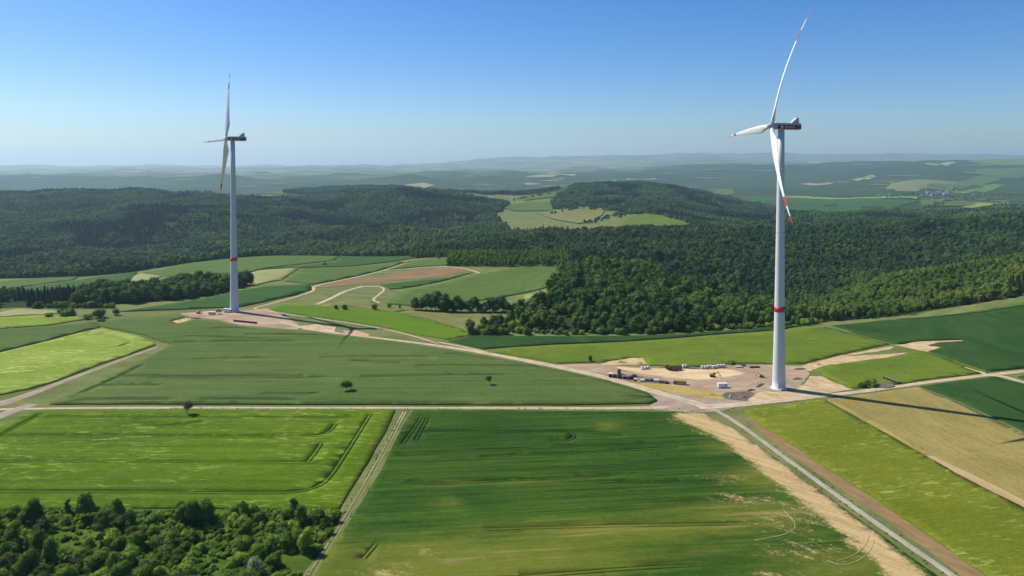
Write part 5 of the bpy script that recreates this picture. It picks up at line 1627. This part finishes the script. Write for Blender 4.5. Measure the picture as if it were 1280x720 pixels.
def stack(t, n, L, W, h, m, m2, seed=0):
    rg = random.Random(seed)
    a, b_ = MB(), MB()
    z = 0.0
    for k in range(n):
        b_.box((rg.uniform(-.08, .08), 0, z + 0.07), (L * 0.96, W * 0.9, 0.13)); z += 0.15
        a.box((rg.uniform(-.12, .12), rg.uniform(-.12, .12), z + h / 2), (L * rg.uniform(0.9, 1), W * rg.uniform(0.9, 1), h - 0.01), rz=rg.uniform(-.04, .04), bev=0.03); z += h
    part(t, 'packs', a, m); part(t, 'battens', b_, m2)


DIR = R(-10)
t = item('steel_crate', 'dark steel crate with pale top at the left end of the storage row', 'crate', 763.5, 471.5, DIR)
part(t, 'body', MB().box((0, 0, 1.2), (2.6, 2.4, 2.3), bev=0.05), M_black); part(t, 'lid', MB().box((0, 0, 2.42), (2.7, 2.5, 0.12)), M_bag)
t = item('transport_rack', 'white framed transport rack with black load beside the dark crate', 'rack', 768.8, 472.2, DIR); rack(t, 3.0, 2.4, 2.3)
t = item('reddish_container', 'small dark reddish container behind the white framed rack', 'container', 774, 467.2, DIR)
part(t, 'body', MB().box((0, 0, 1.35), (2.2, 2.2, 2.4), bev=0.05), M_rust); part(t, 'roof', MB().box((0, 0, 2.62), (2.3, 2.3, 0.12)), M_dark); part(t, 'skids', MB().box((0, -0.8, 0.06), (2.2, 0.2, 0.14)).box((0, 0.8, 0.06), (2.2, 0.2, 0.14)), M_dark)
t = item('pallet_stack', 'black stacked packs between the two white framed racks', 'stack', 774.8, 473, DIR); stack(t, 3, 2.8, 2.3, 0.62, M_black, M_wood, 1)
t = item('transport_rack', 'lower white framed rack with black load in mid storage row', 'rack', 781, 473.6, DIR); rack(t, 3.0, 2.4, 1.9)
t = item('pallet_stack', 'grey and black packs right of the lower rack', 'stack', 786, 474.2, DIR); stack(t, 2, 2.6, 2.2, 0.7, M_dark, M_bag, 2)
t = item('pallet_stack', 'dark tarp covered stack near the middle of the storage row', 'stack', 790.5, 474.2, DIR); stack(t, 3, 2.6, 2.4, 0.55, M_black, M_dark, 3)
t = item('pallet_stack', 'low dark stack behind the grey packs', 'stack', 793, 471, DIR); stack(t, 2, 3.2, 2.2, 0.5, M_dark, M_wood, 4)
t = item('wooden_crate', 'small beige crate in front of the dark tarp stack', 'crate', 794, 476.4, DIR)
part(t, 'body', MB().box((0, 0, 0.7), (1.9, 1.5, 1.3), bev=0.04), M_wood); part(t, 'lid', MB().box((0, 0, 1.4), (2.0, 1.6, 0.1)), M_bag)
t = item('pipe_bundle', 'bundle of reddish and white pipes leaning at the track side', 'pipes', 797.5, 478.4, R(65))
pm = MB()
for k in range(6): pm.cyl((-1.8, -0.6 + k * 0.24, 0.15), (1.8, -0.5 + k * 0.22, 0.45 + 0.1 * (k % 3)), 0.11, None, 8, k % 2)
part(t, 'pipes', pm, [M_bag, M_rust]); part(t, 'bearer', MB().box((0.8, 0, 0.1), (0.2, 1.8, 0.2)), M_wood)
for X, Y, n, L, h, m, m2, lab in ((803, 476.8, 2, 2.6, 0.45, M_bag, M_wood, 'white wrapped pack at the left of the second storage group'), (809.5, 476.6, 2, 3.0, 0.4, M_black, M_wood, 'black planks stack in the second storage group'), (815, 477, 2, 2.2, 0.65, M_dark, M_wood, 'dark grey boxes left of the white tarpaulin stack'),
                                  (820.5, 478, 2, 3.6, 0.75, M_bag, M_wood, 'large white tarpaulin covered stack by the weed bank'), (827, 478.6, 2, 2.6, 0.55, M_rust, M_wood, 'reddish brown stack right of the white tarpaulin stack'), (833.5, 479.6, 2, 2.8, 0.4, M_black, M_wood, 'low black stack at the right end of the storage row')):
    t = item('pallet_stack', lab, 'stack', X, Y, DIR); stack(t, n, L, 2.2, h, m, m2, int(X))
for X, Y, L, lab in ((924, 459.3, 5.0, 'flat grey steel plates on the far pad edge'), (928.5, 457.4, 4.0, 'small dark steel mats pile near the weedy bush'), (943, 459.6, 7.5, 'long low black mats pile at the far pad edge')):
    t = item('mat_pile', lab, 'mats', X, Y, R(3)); stack(t, 2, L, 2.4, 0.28, M_dark if X > 926 else M_grey, M_wood, int(X))
t = item('steel_beam', 'pale steel beam lying left of the white bulk bags', 'beam', 868, 460.5, R(-6))
part(t, 'beam', MB().box((0, 0, 0.55), (7.5, 0.5, 0.06)).box((0, 0, 0.25), (7.5, 0.06, 0.54)).box((0, 0, -0.02), (7.5, 0.5, 0.06)), M_grey)

for o_ in list(COL.objects):
    if o_.type == 'EMPTY' and o_.name.split('.')[0] in ('pallet_stack', 'transport_rack', 'steel_crate', 'reddish_container', 'wooden_crate'):
        o_.scale = (1.03, 1.03, 1.03)
patch('darker_ground', [(752, 470), (765, 466.5), (790, 468), (815, 472), (842, 477.5), (840, 481), (815, 479.5), (785, 476.5)], soil('darker_ground_soil', (0.15, 0.115, 0.08), (0.28, 0.21, 0.145), 4, 0.4, 0.3), 'darker ground patch under the storage row', 'dirt', 0.125, seed=92, amp=1.6, reg=False)  # darker ground tone put beneath the stacks so the row reads denser

# earthmovers
def wheel(mb_t, mb_r, x, y, r, w):
    mb_t.cyl((x, y - w / 2, r), (x, y + w / 2, r), r, None, 18); mb_r.cyl((x, y - w / 2 - 0.02, r), (x, y + w / 2 + 0.02, r), r * 0.5, None, 12)


def excavator(label, X, Y, rz, paint, sc=1.0):
    t = item('excavator', label, 'excavator', X, Y, rz)
    t.scale = (sc, sc, sc)
    for s in (-1, 1):
        m = MB(); m.box((0, s * 1.1, 0.45), (3.9, 0.6, 0.75), bev=0.2)
        part(t, 'track', m, M_rubber)
    part(t, 'upper_body', MB().box((-0.7, 0, 1.55), (3.0, 2.5, 1.1), bev=0.12), paint)
    c = part(t, 'cab', MB().box((0.9, 0.7, 2.15), (1.4, 1.05, 1.7), bev=0.1, taper=0.9), paint)
    obj('window', MB().box((0.9, 0.7, 2.35), (1.5, 0.8, 0.9)).box((0.9, 0.7, 2.35), (1.1, 1.14, 0.9)).mesh('window', [M_glass]), c)
    b = MB(); b.cyl((1.0, -0.3, 1.6), (3.3, -0.3, 3.9), 0.30, 0.24, 8); part(t, 'boom', b, paint)
    b = MB(); b.cyl((3.3, -0.3, 3.9), (4.9, -0.3, 1.7), 0.22, 0.16, 8); part(t, 'stick', b, paint)
    b = MB(); b.box((4.85, -0.3, 1.2), (0.8, 1.1, 0.9), bev=0.12, taper=0.7); part(t, 'bucket', b, M_dark)
    return t


excavator('grey red excavator working on the sandy area of the right pad', 891, 471.4, R(-12), M_rust, 0.95)
excavator('small orange excavator left of the right tower foot', 952, 471.6, R(170), M_orange, 0.72)
excavator('orange machine at the left end of the left turbine pad', 248, 392, R(-25), M_orange, 0.9)

# heap with wrapped bundles by the east track
bd = thing('wrapped_bundle', 'dark wrapped bundle with pale end in the row on the bushy heap', 'bundle', (0, 0, 0), 0, 'dark wrapped bundles on the heap')
obj('wrap', MB().box((0, 0, 0.75), (1.7, 2.6, 1.4), bev=0.18).mesh('wrap', [M_black], False), bd)
obj('end_cap', MB().box((-0.2, -0.6, 1.5), (0.7, 0.6, 0.12), bev=0.04).mesh('end_cap', [M_bag]), bd)
for i, (X, Y) in enumerate(((1107, 474), (1110, 475.2), (1113, 476.2), (1116, 477.4), (1119, 478.4), (1122, 479.6))):
    x, y, z = gp(X, Y)
    if i == 0: bd.location = (x, y, z + 0.3); bd.rotation_euler = (0, 0, 0.5)
    else: dup(bd, (x, y, z + 0.3), 0.5 + random.uniform(-.2, .2))
patch('earth_heap', [(1094, 484), (1100, 479), (1107, 478.5), (1118, 481), (1120, 484), (1108, 486)], M_darkdirt, 'dark earth under the wrapped bundles', 'earth', 0.5, seed=91, reg=False)

# marker post by the right tower and rubble with pipes on the earth bank
t = item('marker_post', 'short dark marker post in front of the right tower foot', 'post', 978, 489.8)
part(t, 'post', MB().cyl((0, 0, 0), (0, 0, 1.7), 0.14, 0.12, 10), M_dark); part(t, 'sign_plate', MB().box((0, -0.16, 1.35), (0.55, 0.05, 0.6)), M_black)
t = item('pipe_bundle', 'white pipe pieces lying on the dark earth bank', 'pipes', 914, 496.5, 0.3)
pm = MB(); pm.cyl((-1.5, 0, 0.5), (0.2, 0.4, 0.9), 0.35, None, 14); pm.cyl((-2.2, -1.4, 0.35), (-1.2, -1.2, 0.4), 0.35, None, 14); pm.cyl((0.1, -1.3, 0.3), (0.9, -0.9, 0.4), 0.3, None, 14)
part(t, 'pipes', pm, M_bag, False); part(t, 'rubble', MB().box((0.6, 0.4, 0.35), (2.0, 1.4, 0.8), bev=0.25, rz=0.4), M_dark)

def mound(label, X, Y, L, W, H, m, rz=0.0, seed=0):
    x, y, z = gp(X, Y)
    t = thing('earth_mound', label, 'earth mound', (x, y, z - 0.1), rz)
    n, k = 26, 9
    V, Fc = [(0, 0, H)], []
    for r in range(1, k + 1):
        q = r / k
        for j in range(n):
            a = 2 * math.pi * j / n
            px_, py_ = math.cos(a) * q * L / 2, math.sin(a) * q * W / 2
            nz = float(fbm(np.array([px_ / 1.6 + seed * 3.1]), np.array([py_ / 1.6]), seed, 3)[0])
            V.append((px_ * (1 + 0.15 * nz), py_ * (1 + 0.15 * nz), max(-0.1, H * (1 - q**1.4) * (1 + 0.45 * nz)) if r < k else -0.2))
    Fc += [(0, 1 + j, 1 + (j + 1) % n) for j in range(n)]
    for r in range(k - 1):
        for j in range(n):
            Fc.append((1 + r * n + j, 1 + (r + 1) * n + j, 1 + (r + 1) * n + (j + 1) % n, 1 + r * n + (j + 1) % n))
    obj('heap', new_mesh('heap', V, Fc, m, True), t)
    return t


for a_ in (('dark curved gravel heap left of the right tower foot', 950, 482, 14, 3.0, 1.3, M_darkdirt, R(50)), ('brown earth heap behind the right tower foot', 996, 474, 9, 4, 1.6, M_brown, R(20)), ('grey gravel heap at the pad end behind the tower', 1000, 461.5, 11, 4, 1.2, M_darkdirt, 0.2), ('sandy heap beside the access track', 776, 453, 11, 4.5, 1.3, M_soil, 0.3),
           ('green brown spoil bank beside the sandy heap', 801, 455, 8, 3.0, 1.2, M_weeds, -0.5), ('reddish heap along the dark earth bank', 939, 488, 9, 2.5, 1.1, M_brown, R(25)), ('low weedy heap at the junction side of the pad', 890, 494, 16, 3.0, 0.9, M_weeds, R(-12)), ('stony heap in the bare sand by the gravel track', 930, 497, 9, 3, 1.2, M_darkdirt, R(30)),
           ('dirt ridge at the far edge of the sandy area', 830, 459.2, 12, 2, 0.8, M_brown, 0.0), ('small dirt heap on the dirt band behind the tower', 1022, 456, 7, 3, 0.9, M_soil, 0.4), ('earth heap left of the left pad', 244, 398.5, 16, 3, 1.3, M_darkdirt, R(20)), ('low earth heap at the red gravel rectangle', 436, 413, 12, 2.5, 1.0, M_brown, R(-10))):
    mound(*a_, seed=int(a_[1]) % 50)
# tyre ruts across the pad
for i_, ln_ in enumerate(([(720, 459), (780, 466), (850, 474), (930, 478), (950, 474)], [(740, 458), (820, 469), (900, 480), (945, 484)], [(870, 505), (905, 500), (935, 488), (945, 478)], [(760, 462), (860, 468), (960, 464), (1000, 462)], [(880, 486), (940, 483), (980, 470)])):
    for sd_ in (-1, 1):
        L_ = resample(smooth_line(ground(ln_), 2), 3); p_, q_ = ribbon_sides(L_, 2.1)
        road('tyre_rut', None, 0.55, M_greygravel, ('left' if sd_ < 0 else 'right') + ' wheel of tyre rut pair %s on the right gravel pad' % ('one', 'two', 'three', 'four', 'five')[i_], 'rut', z_off=0.125, world=(q_ if sd_ < 0 else p_), soft=0, register=False, jagged=0.5)

# vehicles on the left pad
def car(name, label, cat, X, Y, rz, paint, L=4.6, H=1.5, van=False):
    t = item(name, label, cat, X, Y, rz)
    W = 1.85
    b = MB()
    side = [(-L / 2, 0.35), (-L / 2, 0.85), (-L / 2 + 0.1, 0.95), (L / 2 - 1.2, 0.95), (L / 2 - 0.1, 0.80), (L / 2, 0.6), (L / 2, 0.35)]
    n = len(side)
    b.add([(x, s * W / 2, z) for s in (-1, 1) for x, z in side], [tuple(range(n)), tuple(range(2 * n - 1, n - 1, -1))] + [(k, k + n, (k + 1) % n + n, (k + 1) % n) for k in range(n)])
    part(t, 'body', b, paint)
    x0, x1 = (-L / 2 + 0.05, L / 2 - 1.3) if van else (-L / 2 + 0.3, L / 2 - 1.25)
    xt0, xt1 = (x0 + 0.1, x1 - 0.45) if van else (x0 + 0.55, x1 - 0.75)
    c = MB(); w1, w2 = W / 2 - 0.05, W / 2 - 0.22
    c.add([(x0, -w1, 0.93), (x1, -w1, 0.93), (x1, w1, 0.93), (x0, w1, 0.93), (xt0, -w2, H), (xt1, -w2, H), (xt1, w2, H), (xt0, w2, H)], [(4, 5, 6, 7), (0, 1, 5, 4), (1, 2, 6, 5), (2, 3, 7, 6), (3, 0, 4, 7)], 0)
    cab = part(t, 'cabin', c, paint)
    g = MB(); zc = (0.93 + H) / 2 + 0.05
    g.box(((x1 + xt1) / 2 + 0.02, 0, zc), (0.12, 1.4, (H - 0.93) * 0.62)); g.box(((x0 + x1) / 2 + 0.1, 0, zc), ((x1 - x0) * 0.55, W - 0.18, (H - 0.93) * 0.55))
    obj('window', g.mesh('window', [M_glass]), cab)
    for sx in (-1, 1):
        for sy in (-1, 1):
            a, r_ = MB(), MB(); wheel(a, r_, sx * L * 0.31, sy * (W / 2 - 0.1), 0.34, 0.22)
            wl_ = part(t, 'wheel', a, M_rubber); obj('rim', r_.mesh('rim', [M_grey]), wl_)
    return t


car('parked_car', 'white car parked beside the pale trailer on the left pad', 'car', 275.5, 393.2, R(-15), M_cabin)
car('parked_van', 'small white van at the right edge of the left pad', 'van', 356, 394.6, R(10), M_cabin, 5.2, 2.1, True)
t = item('dump_trailer', 'pale boxy trailer on the left pad between machine and white car', 'trailer', 265, 393, R(-4))
part(t, 'tub', MB().box((0, 0, 1.55), (6.2, 2.4, 1.9), bev=0.08, taper=1.04), M_bag); part(t, 'chassis', MB().box((0.3, 0, 0.5), (7.0, 1.1, 0.24)), M_dark)
for sx in (-1.6, -0.4, 1.6):
    a, r_ = MB(), MB()
    for sy in (-1, 1): wheel(a, r_, sx, sy * 1.05, 0.5, 0.35)
    wl_ = part(t, 'wheel', a, M_rubber); obj('rim', r_.mesh('rim', [M_grey]), wl_)
t = item('roller', 'orange brown roller behind the white car', 'machine', 273, 389.9, R(5))
part(t, 'drum', MB().cyl((1.7, -1.0, 0.8), (1.7, 1.0, 0.8), 0.8, None, 20), M_dark); part(t, 'body', MB().box((-0.6, 0, 1.35), (2.6, 1.7, 1.1), bev=0.12), M_orange)
part(t, 'cab', MB().box((0.1, 0, 2.4), (1.3, 1.5, 1.1), bev=0.06), M_glass); part(t, 'roof', MB().box((0.1, 0, 3.02), (1.6, 1.7, 0.12)), M_orange)
for s in (-1, 1):
    a, r_ = MB(), MB(); wheel(a, r_, -1.1, s * 0.8, 0.75, 0.45); wl_ = part(t, 'wheel', a, M_rubber); obj('rim', r_.mesh('rim', [M_orange]), wl_)
t = item('lorry', 'white lorry parked against the foot of the left tower', 'lorry', 284.5, 390.5, R(-8))
part(t, 'cargo_box', MB().box((-1.0, 0, 2.3), (4.6, 2.45, 2.8), bev=0.05), M_cabin)
c = part(t, 'cab', MB().box((2.5, 0, 1.75), (1.9, 2.35, 2.3), bev=0.15, taper=0.93), M_cabin)
obj('window', MB().box((3.42, 0, 2.2), (0.12, 1.9, 0.8)).box((2.7, 0, 2.2), (0.9, 2.36, 0.7)).mesh('window', [M_glass]), c)
part(t, 'chassis', MB().box((0, 0, 0.7), (6.6, 0.9, 0.26)), M_dark)
for sx in (-2.2, -1.0, 2.4):
    a, r_ = MB(), MB()
    for sy in (-1, 1): wheel(a, r_, sx, sy * 1.05, 0.48, 0.3)
    wl_ = part(t, 'wheel', a, M_rubber); obj('rim', r_.mesh('rim', [M_grey]), wl_)
bk = thing('block_pallet', 'dark pallet of reddish blocks in the row at the near edge of the left pad', 'pallet', (0, 0, 0), 0, 'pallets of blocks on the left pad')
obj('blocks', MB().box((0, 0, 0.9), (1.25, 1.6, 1.3), bev=0.05).mesh('blocks', [M_dark]), bk)
obj('cap', MB().box((0, 0, 1.62), (1.0, 1.3, 0.12)).mesh('cap', [M_pink]), bk)
obj('base', MB().box((0, 0, 0.12), (1.4, 1.7, 0.22)).mesh('base', [M_wood]), bk)
for i in range(13):
    x, y, z = gp(293 + i * 2.25, 401.8 + i * 0.22 + (0.25 if i % 2 else 0))
    if i == 0: bk.location = (x, y, z + 0.1)
    else: dup(bk, (x, y, z + 0.1), random.uniform(-0.2, 0.2))

# village far off in the valley
def house(roof):
    t = thing('village_house', '-', 'house')
    m = MB(); m.add([(-6, -4.5, -2), (6, -4.5, -2), (6, 4.5, -2), (-6, 4.5, -2), (-6, -4.5, 5.5), (6, -4.5, 5.5), (6, 4.5, 5.5), (-6, 4.5, 5.5), (-6, 0, 9.6), (6, 0, 9.6)],
                    [(0, 1, 5, 4), (2, 3, 7, 6), (1, 2, 6, 9, 5), (3, 0, 4, 8, 7)])
    part(t, 'walls', m, M_render)
    m = MB(); m.add([(-6.5, -5.2, 5.1), (6.5, -5.2, 5.1), (6.5, 0, 9.95), (-6.5, 0, 9.95), (6.5, 5.2, 5.1), (-6.5, 5.2, 5.1), (-6.5, -5.2, 4.8), (6.5, -5.2, 4.8), (6.5, 5.2, 4.8), (-6.5, 5.2, 4.8)],
                    [(0, 1, 2, 3), (3, 2, 4, 5), (6, 7, 1, 0), (5, 4, 8, 9), (6, 0, 3, 5, 9), (7, 8, 4, 2, 1)])
    part(t, 'roof', m, roof)
    m = MB()
    for x in (-3.6, 0, 3.6): m.box((x, -4.52, 3.2), (1.4, 0.12, 1.5))
    part(t, 'windows', m, M_glass)
    return t


protos = [house(M_roof), house(M_slate)]
for i in range(46):
    X = random.gauss(1174, 11) if i < 34 else random.choice((random.gauss(1152, 5), random.gauss(1222, 6), random.gauss(1104, 4)))
    Y = random.gauss(241.5, 2.0) if i < 34 else random.gauss(245, 1.2)
    x, y, z = gp(X, Y)
    sc = random.uniform(0.9, 1.5)
    o = protos[i % 2]
    dup(o, (x, y, z), random.uniform(0, 3.1), ('red roofed' if i % 2 == 0 else 'grey roofed') + ' pale house in the tiny far village', ('red' if i % 2 == 0 else 'grey') + ' roofed houses of the far village', (sc, sc, sc))
for o in protos:
    for c in list(o.children): bpy.data.objects.remove(c)
    bpy.data.objects.remove(o)

# ------------------------------------------------------------------ haze
m = bpy.data.materials.new('haze'); m.use_nodes = True
m.node_tree.nodes.clear()
mo = m.node_tree.nodes.new('ShaderNodeOutputMaterial')
pv = m.node_tree.nodes.new('ShaderNodeVolumePrincipled')
pv.inputs['Color'].default_value = HAZE_COLOR + (1,)
pv.inputs['Density'].default_value = HAZE_DENSITY
pv.inputs['Anisotropy'].default_value = 0.35
m.node_tree.links.new(pv.outputs[0], mo.inputs['Volume'])
zmin = min(o.data.vertices[0].co.z for o in [bpy.data.objects['ground']])
gz = np.empty(len(bpy.data.objects['ground'].data.vertices) * 3, np.float32); bpy.data.objects['ground'].data.vertices.foreach_get('co', gz)
zlo, zhi = float(gz[2::3].min()) - 1.0, max(float(gz[2::3].max()) + 15, 300)
hb_ = MB().box((0, 0, (zlo + zhi) / 2), (66000, 66000, zhi - zlo))
tag(obj('haze', hb_.mesh('haze', [m])), 'thin bluish summer haze over the whole landscape', 'haze', kind='stuff')
